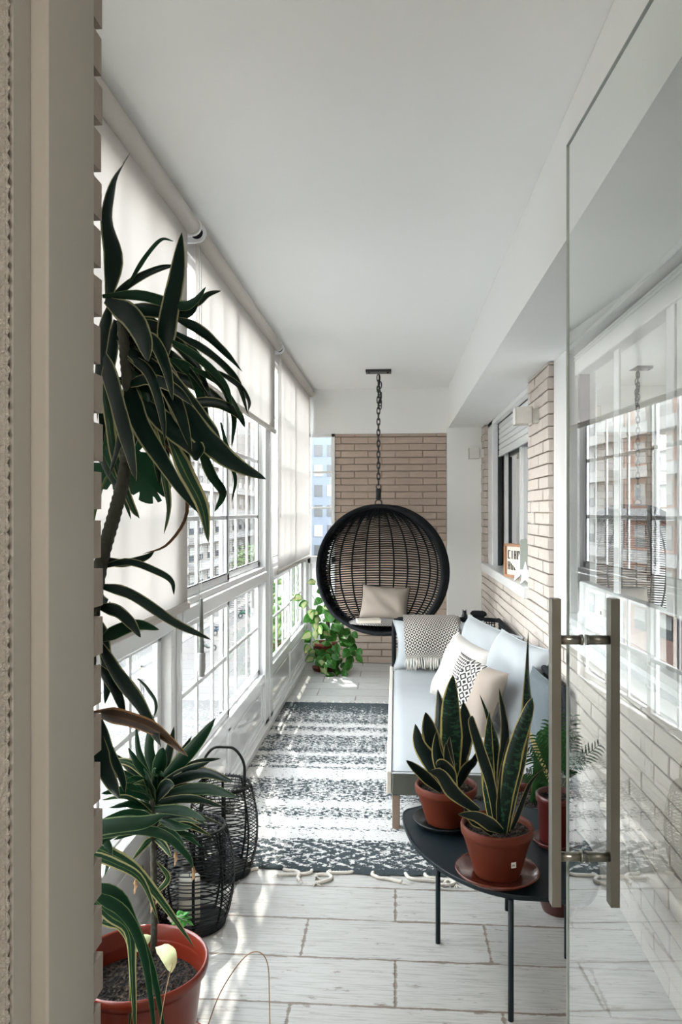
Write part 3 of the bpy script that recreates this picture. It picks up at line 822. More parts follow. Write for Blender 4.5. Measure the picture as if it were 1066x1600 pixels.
# -- tall dracaena near the doorway
def tall_dracaena():
    base = Vector((-.665, 1.52, 0))
    t = thing('dracaena_plant', base, 'tall cane dracaena with long dark arching striped leaves spreading in front of the nearest blind', 'plant')
    MB().lathe(pot_profile(.14, .27, .03), base).build('pot', M['terracotta'], t)
    soil_disc((base.x, base.y, .245), .12).build('soil', M['soil'], t)
    Y = 1.62
    def q(x, y, dy=0): return at(x, y, Y+dy)
    trunk = [Vector((base.x, base.y, .23)), q(128, 1250, -.06), q(140, 1000, -.03), q(158, 880), q(180, 800), q(196, 730), q(202, 640), q(196, 560), q(190, 490)]
    P = spline(trunk, 110)
    rr = []
    for i in range(len(P)):
        f = i/110; rr.append((.019 - .007*f) * (1.0 if i % 2 else .88))
    MB().tube(P, rr, 12).build('trunk', M['stem'], t)
    # leaves as read off the photograph: pixel course, depth offsets, width in pixels
    L = [
     ([(168,470),(178,400),(170,335),(183,280),(204,238)], 36, 0, 'd', 2.7),
     ([(170,470),(205,440),(245,420),(276,414)], 17, .05, 'd', 0),
     ([(200,445),(228,400),(252,374),(272,377)], 9, .08, 'm', 0),
     ([(256,560),(262,500),(276,430),(284,363)], 36, -.06, 'd', 0),
     ([(160,463),(220,462),(280,478),(304,470),(322,448)], 20, -.05, 'm', 0),
     ([(245,468),(300,476),(325,460),(346,454)], 14, .05, 'd', 0),
     ([(165,468),(200,490),(222,525),(232,565)], 42, -.1, 'd', 0),
     ([(200,480),(240,486),(290,490),(312,468)], 26, -.02, 'd', 0),
     ([(276,498),(310,515),(345,545),(379,581)], 21, .0, 'd', 0),
     ([(255,510),(320,545),(368,590),(388,648)], 18, .06, 'd', 0),
     ([(262,530),(310,560),(350,600),(362,636)], 16, -.04, 'm', 0),
     ([(210,500),(235,498),(262,520)], 14, .05, 'm', 0),
     ([(205,525),(255,522),(300,545),(340,600)], 16, .09, 'm', 0),
     ([(190,540),(240,575),(275,630),(300,705)], 34, -.08, 'd', 0),
     ([(155,543),(172,600),(195,680),(213,752)], 36, -.15, 'd', 0),
     ([(200,590),(215,650),(255,720),(310,802)], 38, -.12, 'd', 0),
     ([(230,555),(270,600),(320,660),(345,690)], 36, -.05, 'd', 0),
     ([(255,600),(300,660),(355,715),(416,749)], 44, -.13, 'd', 0),
     ([(215,620),(270,670),(305,700),(308,720)], 40, -.1, 'd', 0),
     ([(270,635),(330,628),(370,645),(383,668)], 20, .0, 'd', 0),
     ([(300,575),(345,600),(365,650),(362,700)], 14, .05, 'm', 0),
     ([(340,580),(372,602),(388,625),(388,643)], 12, .1, 'd', 0),
     ([(268,560),(300,585),(318,640),(326,690)], 22, .04, 'm', 0),
     ([(262,680),(290,740),(315,790),(326,848)], 32, -.06, 'p', 0),
     ([(255,690),(280,730),(292,800),(262,850),(222,866)], 8, .02, 'b', 0),
     ([(310,690),(330,740),(348,770),(335,800)], 20, .04, 'm', 0),
     ([(345,660),(360,720),(368,750),(362,785)], 9, .06, 'm', 0),
     ([(230,650),(250,720),(262,790),(256,835)], 22, .05, 'p', 0),
     ([(160,600),(170,660),(180,720),(205,790),(218,810)], 24, .06, 'p', 0),
     ([(150,690),(168,740),(190,772),(205,812)], 18, .1, 'm', 0),
     ([(195,560),(210,620),(240,690),(250,760)], 30, .0, 'd', 0),
     ([(180,500),(170,560),(162,620),(160,700)], 28, .05, 'd', 0),
     ([(205,540),(230,600),(270,660),(290,720),(298,790)], 30, .05, 'd', 0),
     ([(195,520),(215,560),(230,620),(235,680)], 40, .08, 'd', 0),
     ([(190,500),(230,530),(262,580),(275,640)], 38, .05, 'd', 0),
     ([(170,480),(160,520),(150,600),(152,660)], 28, -.05, 'd', 0),
     ([(230,590),(275,640),(330,690),(345,720)], 30, .06, 'd', 0),
     ([(320,575),(352,610),(372,640),(376,660)], 10, .0, 'm', 0),
     # second crown, lower
     ([(152,872),(190,880),(225,872),(241,862)], 16, .02, 'd', 0),
     ([(152,888),(200,878),(245,893),(268,908),(272,930)], 14, -.04, 'd', 0),
     ([(152,915),(205,930),(270,972),(331,1000)], 22, -.1, 'd', 0),
     ([(152,948),(182,955),(205,975),(220,996)], 24, -.06, 'd', 0),
     ([(158,1000),(185,985),(215,976),(249,984)], 26, .0, 'm', 0),
     ([(150,1000),(178,1050),(215,1100),(240,1145),(252,1168)], 36, -.12, 'd', 0),
     ([(146,1115),(190,1122),(240,1140),(294,1182)], 30, -.14, 'b', 0),
     ([(152,1040),(178,1075),(196,1120)], 24, -.02, 'd', 0),
     ([(155,1120),(170,1170),(190,1210),(196,1240)], 22, .0, 'd', 0),
     ([(158,1150),(160,1190),(172,1220),(187,1248)], 30, -.1, 'd', 0),
     ([(215,1060),(232,1080),(243,1100),(241,1120)], 12, .05, 'm', 0),
     ([(150,930),(165,945),(178,950)], 24, .05, 'd', 0),
     ([(150,960),(160,1000),(168,1060),(164,1100)], 26, .03, 'd', 0),
    ]
    rn = random.Random(12)
    for k in range(18):
        x0, y0 = rn.uniform(178, 215), rn.uniform(500, 620); a = rn.uniform(.15, 1.75); ln = rn.uniform(110, 185)
        x1, y1 = x0+ln*math.cos(a), y0+ln*math.sin(a)
        L.append(([(x0, y0), (x0+ln*.35*math.cos(a-.35), y0+ln*.35*math.sin(a-.35)-6), (x0+ln*.7*math.cos(a-.12), y0+ln*.7*math.sin(a-.12)-4), (x1, y1+8)], rn.uniform(15, 28), rn.uniform(-.12, .14), rn.choice('dddmp'), 0))
    for pts, wpx, dy, kind, tw in L:
        n = len(pts)
        r0 = P[100] if pts[0][1] < 720 else None
        base3 = []
        for i, (x, y) in enumerate(pts):
            k = i/(n-1)
            base3.append(q(x, y, dy*1.4*k + .02*math.sin(k*3)))
        wd = wpx*.87/1200*Y
        hint = Vector((rn.uniform(-.35, .35), 1, rn.uniform(-.5, .3)))
        mat = {'d': M['drac'], 'm': M['drac_mid'], 'p': M['drac_pale'], 'b': M['drac_brown']}[kind]
        o = blade(MB(), base3, wd, 'strap', .30, hint, (rn.uniform(-.3, .3), rn.uniform(-.7, .7)) if not tw else (0, tw), 18, wave=.10).build('leaf', mat, t, origin=base3[0])
        if kind == 'b': o['label'] = 'browning striped leaf'
    return t
tall_dracaena()

def monstera():
    base = Vector((-.70, 1.60, .245))
    t = thing('monstera_plant', base, 'dark green split leaf climbing behind the cane of the tall dracaena', 'plant')
    q = lambda x, y, d=1.85: at(x, y, d)
    s = MB()
    s.tube(spline([base, q(112, 1100, 1.7), q(130, 900, 1.75), q(160, 760, 1.8), q(195, 720, 1.85)], 24), .004, 6)
    s.build('vine_stem', M['green_stem'], t)
    def split_leaf(c, rx, ry, rot, seed):
        # heart outline with notches cut between the lobes
        rn = random.Random(seed); pts = []; N = 72
        for k in range(N):
            a = 2*PI*k/N
            rad = 1 - .16*math.cos(a)          # blunter stalk end
            notch = max(0, math.cos(a*6.5))**8 * .42 if abs(a-PI) > .5 else 0
            pts.append((rad*(1-notch)*math.cos(a), rad*(1-notch)*math.sin(a)))
        mb = MB(); mb.smooth = True
        mb.v.append(c.copy())
        for (x, y) in pts:
            X = x*rx*math.cos(rot)-y*ry*math.sin(rot); Z = x*rx*math.sin(rot)+y*ry*math.cos(rot)
            mb.v.append(c + Vector((X, .25*abs(y)*ry + .1*x*rx, Z)))
        for k in range(N): mb.face([0, 1+k, 1+(k+1) % N], [(.5, .5), (.5+.45*pts[k][0], .5), (.5+.45*pts[(k+1) % N][0], .5)])
        return mb
    for (x, y, rx, ry, rot, sd) in ((232, 752, .068, .056, -.9, 1), (180, 735, .055, .075, -1.3, 2), (196, 680, .06, .05, .4, 3)):
        split_leaf(q(x, y), rx, ry, rot, sd).build('leaf', M['monstera'], t)
monstera()

# -- big red pot with the bushy dracaena
def potted_dracaena():
    Y = 2.03; c = at(207, 1735, Y); c.z = 0
    c = Vector((-.672, 1.98, 0)); r = .180; h = .30
    t = thing('potted_dracaena', c, 'bushy dracaena in a large shiny red plastic pot at the lower left corner', 'plant')
    pr = [(0, 0), (r*.70, 0), (r*.72, .004), (r*.90, h-.05), (r*.92, h-.035), (r*.985, h-.028), (r, h-.015), (r*.995, h-.003), (r*.97, h), (r*.94, h-.006), (r*.89, h-.07), (r*.80, h-.2)]
    MB().lathe(pr, (c.x, c.y, .022), 56).build('pot', M['red_pot'], t)
    soil_disc((c.x, c.y, h-.055), r*.87, .006, 48, 14).build('soil', M['soil'], t)
    q = lambda x, y, d=Y: at(x, y, d)
    st = spline([q(240, 1490, Y+.03), q(241, 1420, Y+.05), q(240, 1340, Y+.05), q(238, 1270, Y+.05), q(240, 1215, Y+.05)], 40)
    MB().tube(st, [(.010 if i % 2 else .0085) for i in range(41)], 10).build('trunk', M['stem'], t)
    tips = [ # (tip, mid bow, base y, width px, depth offset, kind)
     ((337,1122),(300,1170),1235,30,-.02,'m'),((328,1190),(290,1205),1230,20,-.05,'d'),((366,1222),(310,1208),1235,26,-.08,'d'),
     ((372,1246),(315,1232),1245,26,-.12,'m'),((352,1262),(300,1250),1255,24,-.1,'d'),((322,1282),(285,1268),1265,24,-.14,'m'),
     ((300,1292),(275,1290),1275,20,-.1,'m'),((212,1132),(218,1180),1225,16,.02,'m'),((240,1118),(232,1170),1220,26,.0,'m'),
     ((272,1135),(262,1180),1225,24,.05,'d'),((200,1168),(215,1195),1230,20,-.04,'m'),((165,1205),(200,1215),1240,22,-.03,'m'),
     ((158,1240),(195,1235),1250,20,-.05,'m'),((170,1262),(205,1255),1262,22,-.08,'m'),((255,1168),(250,1190),1225,30,-.08,'m'),
     ((180,1178),(208,1205),1238,22,.02,'d'),((300,1150),(275,1190),1232,20,.06,'d'),((345,1185),(300,1195),1236,16,.04,'d'),
     ((160,1280),(200,1270),1275,16,-.02,'m'),((178,1312),(210,1298),1290,18,-.06,'m'),((288,1320),(265,1302),1295,22,-.1,'m'),
     ((205,1345),(228,1318),1310,16,-.05,'p'),((268,1340),(255,1320),1310,16,-.08,'p'),((310,1308),(280,1300),1288,14,.04,'m'),
     ((186,1225),(214,1235),1250,26,-.12,'m'),((272,1225),(258,1228),1250,28,-.14,'d'),((225,1200),(232,1225),1250,26,-.12,'m'),
     ((330,1238),(290,1232),1250,24,-.02,'d'),((215,1290),(228,1282),1290,24,-.1,'m'),((244,1345),(262,1372),1398,14,-.04,'p'),
     ((222,1350),(228,1375),1400,12,-.08,'p'),((148,1325),(190,1300),1290,16,-.12,'m'),
    ]
    rn = random.Random(4)
    for k in range(26):
        a = rn.uniform(-2.9, .35); ln = rn.uniform(55, 118); by = rn.uniform(1222, 1300)
        tips.append(((240+ln*math.cos(a)*1.0, by+ln*math.sin(a)*.78+12), (240+ln*.5*math.cos(a), by+ln*.45*math.sin(a)-6), by, rn.uniform(13, 19), rn.uniform(-.13, .1), rn.choice('mmdp')))
    for (tx, ty), (mx_, my), by, wpx, dz, kind in tips:
        b0 = q(240+rn.uniform(-3, 3), by, Y+.05); m_ = q(mx_, my, Y+.05+dz*.8); e = q(tx, ty, Y+.05+dz*1.8)
        mat = {'d': M['drac'], 'm': M['drac_mid'], 'p': M['drac_pale'], 'b': M['drac_brown']}[kind]
        blade(MB(), [b0, m_, e], wpx*.82/1200*Y, 'lance', .35, (rn.uniform(-.3, .3), 1, rn.uniform(-.7, .1)), (0, rn.uniform(-.5, .5)), 14, wave=.08).build('leaf', mat, t, origin=b0)
    # old leaves arching out from the left, over the rim
    old = [
     ([(140,1308),(200,1296),(255,1305),(290,1335),(303,1358)], 17, 'd', -.12),
     ([(120,1300),(175,1290),(225,1285),(258,1272)], 26, 'm', -.2),
     ([(145,1322),(200,1350),(245,1400),(305,1482)], 20, 'p', -.1),
     ([(140,1335),(180,1350),(220,1375),(248,1440)], 16, 'p', -.18),
     ([(140,1400),(170,1430),(200,1455),(206,1520),(212,1640)], 22, 'p', -.25),
     ([(150,1400),(195,1430),(225,1500),(246,1650)], 20, 'm', -.28),
     ([(145,1385),(185,1400),(205,1440),(238,1520),(262,1650)], 20, 'd', -.25),
     ([(160,1440),(190,1450),(205,1500),(200,1640)], 16, 'p', -.22),
     ([(155,1300),(170,1330),(163,1370)], 14, 'm', -.1)]
    for pts, wpx, kind, dz in old:
        b3 = [q(x, y, Y+dz) for (x, y) in pts]
        mat = {'d': M['drac_mid'], 'm': M['drac_mid'], 'p': M['drac_pale']}[kind]
        blade(MB(), b3, wpx/1200*(Y+dz), 'strap', .3, (.1, 1, -.4), (0, .3), 16, wave=.06, bw=.6).build('leaf', mat, t, origin=b3[0])
    dl = blade(MB(), [q(243,1480), q(262,1490,Y-.04), q(268,1520,Y-.06)], .042, 'oval', .3, (0,1,-1), (0,0), 10, wave=.2).build('fallen_leaf', M['plaster_leaf'], t)
    dl['label'] = 'pale yellow fallen leaf on the soil'
    blade(MB(), [q(236,1462,Y+.02), q(222,1470,Y), q(210,1488,Y-.03)], .035, 'oval', .3, (0,1,-1), (0,0), 8).build('fallen_leaf', M['plaster_leaf'], t)
    for (x, y) in ((275,1338),(303,1362),(212,1382),(238,1412),(246,1398)):
        blade(MB(), [q(x, y-8, Y-.02), q(x-2, y+2, Y-.02), q(x-3, y+16, Y-.02)], .014, 'oval', .6, (0,1,0), (0,1.2), 8, wave=.5).build('dry_tip', M['dry'], t)
    d = MB(); d.tube(spline([q(305,1600,Y-.1), q(262,1640,Y-.3)], 3), .001, 5)
    d.tube(spline([q(270,1505,Y-.08), q(260,1545,Y-.22), q(247,1620,Y-.3)], 12), .0012, 5)
    d.tube(spline([q(322,1610,Y-.1), q(345,1550,Y-.05), q(378,1500,Y), q(402,1487,Y), q(418,1505,Y), q(421,1560,Y-.05), q(422,1620,Y-.12)], 30), .0014, 6)
    d.build('dry_stem', M['dry'], t)
    s = thing('plant_saucer', (c.x, c.y, 0), 'wide terracotta saucer under the large shiny red pot', 'saucer')
    MB().lathe([(0,0),(.17,0),(.185,.004),(.208,.038),(.212,.041),(.208,.044),(.201,.040),(.178,.012),(0,.012)], (c.x, c.y, .001), 56).build('dish', M['terracotta_glaze'], s)
potted_dracaena()

def kalanchoe():
    c = Vector((-.635, 2.265, 0))
    t = thing('succulent_plant', c, 'small bright green succulent with white flowers between the red pot and black lantern', 'plant')
    MB().lathe(pot_profile(.05, .16, .015), c).build('pot', M['dark_red'], t)
    soil_disc((c.x, c.y, .15), .043).build('soil', M['soil'], t)
    rn = random.Random(2); top = at(285, 1436, 2.26)
    s = MB().tube([(c.x, c.y, .14), top], .004, 6).build('stem', M['green_stem'], t)
    for k in range(16):
        a = k*2.4; r = .018+.0016*k
        p = top + Vector((math.cos(a)*r, math.sin(a)*r, .022-.0028*k))
        blade(MB(), [top + Vector((0, 0, .012-.002*k)), (top+p)/2 + Vector((0, 0, .008)), p], .026, 'oval', -.3, (0, 0.2, 1), (0, 0), 8).build('leaf', M['succulent'], t)
    for k in range(5):
        p = at(268+k*5, 1434+(k % 3)*7, 2.25)
        for j in range(4):
            a = j*PI/2+k
            blade(MB(), [p, p + Vector((math.cos(a)*.006, -.002, math.sin(a)*.006)), p + Vector((math.cos(a)*.013, -.003, math.sin(a)*.013))], .012, 'oval', .1, (0, 1, 0), (0, 0), 5).build('petal', M['white_matt'], t)
kalanchoe()

# ---------------------------------------------------------------- lanterns
def lantern(c, r, h, handle_h, label, seed):
    t = thing('wire_lantern', c, label, 'lantern', 'wire lanterns by the street windows')
    c = Vector(c)
    def rad(f): return r*(.62 + .38*math.sin(PI*min(1, max(0, .08+.84*f)))**.75)
    for f in (.02, .985): MB().tube([(c.x+rad(f)*math.cos(a*PI/20), c.y+rad(f)*math.sin(a*PI/20), f*h) for a in range(40)], .006, 6, closed=True).build('frame_ring', M['black_wire'], t)
    for k in range(8):
        a = k*PI/4+.25
        MB().tube([(c.x+(rad(f/16)-.002)*math.cos(a), c.y+(rad(f/16)-.002)*math.sin(a), max(.004, f/16*h)) for f in range(17)], .0055, 5, flat=.5, hint=(math.cos(a), math.sin(a), 0)).build('rib', M['black_wire'], t)
    wv = MB(); rn = random.Random(seed)
    for k in range(27):
        f = .03+.94*k/26; tz = rn.uniform(-.006, .006); ph = rn.uniform(0, 6)
        wv.tube([(c.x+(rad(f)+.003)*math.cos(a*PI/24), c.y+(rad(f)+.003)*math.sin(a*PI/24), f*h+tz*math.sin(a*PI/24+ph)) for a in range(48)], .0023, 4, closed=True)
    # woven curl over the shoulder
    for k in range(40):
        a = 2*PI*k/40
        p = [(c.x+rr*math.cos(a+d), c.y+rr*math.sin(a+d), z) for rr, d, z in ((rad(.97)*.72, 0, h*.99), (rad(.97)*.9, .1, h*1.02), (rad(.93)*1.02, .22, h*.96), (rad(.86)*1.01, .3, h*.88))]
        wv.tube(spline(p, 8), .0015, 4)
    wv.build('wire_weave', M['black_wire'], t)
    b = MB(); b.lathe([(0, .006), (rad(.02), .006), (rad(.02), .014), (0, .014)], c, 32); b.build('base', M['black_metal'], t)
    hd = MB(); R0 = rad(.97)*.8
    hd.tube(spline([(c.x-R0, c.y, h*.97), (c.x-R0*.98, c.y, h+handle_h*.55), (c.x-R0*.55, c.y, h+handle_h*.94), (c.x, c.y, h+handle_h), (c.x+R0*.55, c.y, h+handle_h*.94), (c.x+R0*.98, c.y, h+handle_h*.55), (c.x+R0, c.y, h*.97)], 30), .006, 6)
    hd.build('handle', M['black_wire'], t)
    return t
lantern((-.735, 2.76, 0), .145, .36, .0, 'round black wire lantern with an ivory candle inside, nearest the red pot', 1)
lantern((-.715, 3.16, 0), .14, .37, .15, 'round black wire lantern with an arched handle standing behind the one with the candle', 2)
t = thing('pillar_candle', (-.745, 2.74, .015), 'ivory pillar candle inside the front black wire lantern', 'candle')
MB().lathe([(0, 0), (.036, 0), (.038, .003), (.038, .16), (.034, .165), (0, .162)], (-.745, 2.74, .015), 24).build('wax', M['candle'], t)
MB().tube([(-.745, 2.74, .176), (-.744, 2.74, .19)], .0012, 5).build('wick', M['gap_dark'], t)

# ---------------------------------------------------------------- rug
def rug():
    x0, x1, y0, y1 = -.86, .66, 3.18, 6.0
    t = thing('area_rug', (0, y0, 0), 'black and white banded woven rug with tassels on the plank floor beside the daybed', 'rug')
    rn = random.Random(6)
    def fn(u, v):
        x = x0+(x1-x0)*u; y = y0+(y1-y0)*v
        if u == 0: x += rn.uniform(-.008, .004)
        if v == 0: y += rn.uniform(-.005, .005) + .012*math.sin(u*9)
        return (x, y, .009 + rn.uniform(0, .0035) + (.0 if 0 < u < 1 and 0 < v < 1 else -.006))
    MB().grid(fn, 90, 160).build('woven_pile', M['rug'], t, origin=(0, y0, 0))
    for k in range(14):
        x = -.66 + k*.098 + rn.uniform(-.02, .02); ps = [Vector((x, y0+.006, .007))]
        a = rn.uniform(-2.6, -.5)
        for j in range(7):
            a += rn.uniform(-.9, .9); a = max(-3.0, min(-.1, a))
            ps.append(ps[-1] + Vector((math.cos(a)*.024, math.sin(a)*.020, 0)))
        ps = [Vector((p.x, p.y, max(.006, p.z))) for p in ps]
        m = MB().tube(spline(ps, 26), [.0078 if i % 2 else .0064 for i in range(27)], 7)
        e = ps[-1]
        for q in range(5): m.tube([e, e + Vector((rn.uniform(-.02, .03), rn.uniform(-.03, -.006), -.002))], .0015, 4)
        m.build('tassel', M['cream_rope'], t)
    for k in range(26):
        x = -.83 + k*.058 + rn.uniform(-.01, .01)
        m = MB().tube(spline([(x, y1-.004, .006), (x+rn.uniform(-.01, .01), y1+.025, .006), (x+rn.uniform(-.02, .02), y1+.055, .005)], 6), .004, 5)
        m.build('tassel', M['cream_rope'], t)
rug()

# ---------------------------------------------------------------- cushions
def cushion(name, c, w, h, th, rot, mat, label, cat='cushion', group=None, piping=None, front=None, pinch=.07, seed=0, slump=0):
    """c = centre; local x = width, y = thickness, z = height; rot = Euler"""
    t = thing(name, c, label, cat, group)
    Rm = Euler(rot).to_matrix(); C = Vector(c); rn = random.Random(seed)
    wr = [(rn.uniform(2, 7), rn.uniform(2, 7), rn.uniform(0, 6)) for _ in range(4)]
    def pt(u, v, s):
        a = 2*u-1; b = 2*v-1
        x = w/2*a*(1-pinch*(1-b*b)); z = h/2*b*(1-pinch*(1-a*a))
        k = max(0, (1-a**4)*(1-b**4))**.55
        ti = th/2*k*(1 + .05*sum(math.sin(p*a+q*b+f) for p, q, f in wr)) + .0025*k*math.sin(9*a+7*b+seed)
        z -= slump*(1-b)*.0
        return C + Rm @ Vector((x, s*ti, z))
    N = 26
    m = MB()
    m.cur = 1 if front else 0
    m.grid(lambda u, v: pt(u, v, -1), N, N)
    m.cur = 0
    m.grid(lambda u, v: pt(1-u, v, 1), N, N)
    mats = [mat] + ([front] if front else [])
    body = m.build('cover', mats, t)
    if piping:
        loop = [pt(k/24, 0, 0) for k in range(24)] + [pt(1, k/24, 0) for k in range(24)] + [pt(1-k/24, 1, 0) for k in range(24)] + [pt(0, 1-k/24, 0) for k in range(24)]
        MB().tube(loop, .0045, 6, closed=True).build('piping', piping, t)
    return t

# ---------------------------------------------------------------- daybed
def sofa():
    x0, x1, y0, y1 = -.03, .80, 3.60, 6.06
    t = thing('daybed_sofa', ((x0+x1)/2, (y0+y1)/2, 0), 'long outdoor daybed with pale blue seat and black rope back along the brick wall', 'sofa')
    zs = .295; zb = .18
    # seat mattress with rounded upper edge
    def mattress(u, v):
        return 0
    m = MB()
    a = .022
    nx, ny = 24, 60
    def top(u, v):
        x = x0+.012+(x1-x0-.02)*u; y = y0+(y1-y0)*v
        e = min(min(u, 1-u)*(x1-x0), min(v, 1-v)*(y1-y0))
        z = zs - a*max(0, 1-e/.03)**2
        z += .0022*math.sin(y*33+2*math.sin(x*5)) * min(1, e/.05) * (.6+.4*math.sin(y*5))
        return (x, y, z)
    m.grid(top, nx, ny); m.build('seat_mattress', M['cushion_seat'], t)
    sk = MB(); sk.bbox((x0+.012, y0-.004, zb-.005), (x1-.01, y0+.03, zs-.012), .008); sk.bbox((x0+.02, y0+.03, zb), (x1, y1, zs-.02), .01)
    sk.build('canvas_skirt', M['skirt'], t)
    MB().tube([(x0+.012, y0-.004, zs-.014), (x1-.01, y0-.004, zs-.014)], .004, 6).build('piping', M['cushion_seat'], t)
    fr = MB(); fr.bbox((x0-.012, y0+.0, zb+.0), (x0+.012, y1, zs-.008), .004); fr.build('side_rail', M['wood_pale'], t)
    for (x, y) in ((x0+.015, y0+.02), (x0+.015, y1-.06), (x1-.05, y0+.02), (x1-.05, y1-.06)):
        MB().bbox((x, y, 0), (x+.036, y+.045, zb), .003).build('leg', M['wood_leg'], t)
    # rope-wound back and far arm
    zt = .66
    b = MB(); b.tube(spline([(x0+.02, y1-.02, zb), (x0+.02, y1-.01, zt-.06), (x0+.05, y1, zt-.015), (x0+.12, y1, zt), (x1-.15, y1, zt), (x1-.03, y1, zt-.005), (x1-.005, y1-.06, zt), (x1, y1-.2, zt), (x1, y0+.5, zt), (x1, y0+.2, zt-.01), (x1, y0+.06, zt-.05), (x1-.005, y0+.03, zb)], 90), .017, 10)
    b.build('back_frame', M['black_cord'], t)
    rp = MB()
    for k in range(38):
        x = x0+.05+k*(x1-x0-.08)/37
        rp.tube([(x, y1, zt-.01), (x, y1, zb)], .0045, 5)
    for k in range(9):
        z = zt-.03-k*.024
        rp.tube([(x0+.03, y1-.002, z), (x1-.02, y1-.002, z)], .004, 5)
    for k in range(118):
        y = y0+.07+k*(y1-y0-.12)/117
        rp.tube([(x1, y, zt-.01), (x1, y, zb+.0)], .0052, 5)
    for k in range(12):
        z = zt-.03-k*.035
        rp.tube([(x1-.004, y0+.05, z), (x1-.004, y1-.05, z)], .005, 5)
    rp.build('rope_weave', M['black_cord'], t)
sofa()

cushion('end_cushion', (.33, 5.93, .475), .70, .38, .15, (R(-12), 0, 0), M['cushion_blue'], 'wide pale blue cushion leaning on the far arm of the daybed under the throw', piping=M['cushion_blue'], seed=3, pinch=.12)
cushion('back_cushion', (.615, 5.32, .50), .58, .46, .17, (R(-14), R(8), R(-58)), M['cushion_blue'], 'farthest pale blue back cushion leaning on the brick side of the daybed', group='pale blue back cushions on the daybed', piping=M['cushion_blue'], seed=4)
cushion('back_cushion', (.70, 4.85, .475), .58, .42, .15, (R(-16), 0, R(-88)), M['cushion_blue'], 'pale blue back cushion between the farthest and nearest ones, mostly hidden', group='pale blue back cushions on the daybed', piping=M['cushion_blue'], seed=5)
cushion('back_cushion', (.655, 4.42, .53), .52, .52, .17, (R(-20), R(5), R(-66)), M['cushion_blue'], 'nearest and largest pale blue back cushion on the daybed behind the patterned one', group='pale blue back cushions on the daybed', piping=M['cushion_blue'], seed=6)
cushion('back_cushion', (.735, 3.98, .47), .44, .40, .10, (R(-8), 0, R(-84)), M['cushion_dark'], 'slate blue cushion against the black rope back at the near end of the daybed', piping=M['cushion_dark'], seed=15)
cushion('throw_pillow', (.42, 4.78, .50), .43, .43, .19, (R(-22), R(10), R(-58)), M['cushion_white'], 'plain off-white square pillow on the daybed behind the patterned pillow', 'pillow', seed=7, pinch=.10)
def half_print():
    m, n, l = new_mat('beige_and_black_print'); b = n['Principled BSDF']
    uv = n.new('ShaderNodeUVMap'); uv.uv_map = 'UVMap'
    mp = n.new('ShaderNodeMapping'); mp.inputs['Scale'].default_value = (1, 1, 1); l.new(uv.outputs[0], mp.inputs[0])
    sp = n.new('ShaderNodeSeparateXYZ'); l.new(mp.outputs[0], sp.inputs[0])
    def tri(x, k):
        q = math_node(n, l, 'MULTIPLY', x, k); q = math_node(n, l, 'FRACT', q); q = math_node(n, l, 'SUBTRACT', q, .5); return math_node(n, l, 'ABSOLUTE', q)
    d = math_node(n, l, 'ADD', tri(sp.outputs[0], 8), tri(sp.outputs[1], 8))
    q = math_node(n, l, 'GREATER_THAN', math_node(n, l, 'FRACT', math_node(n, l, 'MULTIPLY', d, 2.0)), .5)
    d2 = math_node(n, l, 'ADD', tri(sp.outputs[0], 26), tri(sp.outputs[1], 26))
    q2 = math_node(n, l, 'GREATER_THAN', math_node(n, l, 'FRACT', math_node(n, l, 'MULTIPLY', d2, 1.0)), .5)
    sel = math_node(n, l, 'GREATER_THAN', sp.outputs[0], .30)
    mx = n.new('ShaderNodeMix'); mx.data_type = 'FLOAT'
    l.new(sel, mx.inputs[0]); l.new(q2, mx.inputs[2]); l.new(q, mx.inputs[3])
    c1 = n.new('ShaderNodeMix'); c1.data_type = 'RGBA'; c1.inputs['A'].default_value = (.018, .018, .022, 1); c1.inputs['B'].default_value = (.60, .57, .52, 1)
    l.new(mx.outputs[0], c1.inputs['Factor'])
    sel2 = math_node(n, l, 'GREATER_THAN', sp.outputs[0], .62)
    c2 = n.new('ShaderNodeMix'); c2.data_type = 'RGBA'; c2.inputs['B'].default_value = (.33, .28, .24, 1)
    l.new(sel2, c2.inputs['Factor']); l.new(c1.outputs['Result'], c2.inputs['A']); l.new(c2.outputs['Result'], b.inputs['Base Color'])
    b.inputs['Roughness'].default_value = .95
    return m
cushion('throw_pillow', (.425, 4.30, .47), .38, .42, .16, (R(-16), R(10), R(-52)), M['cushion_beige'], 'beige pillow half printed with black diamonds, in front of the off-white one', 'pillow', front=half_print(), seed=8, pinch=.08)

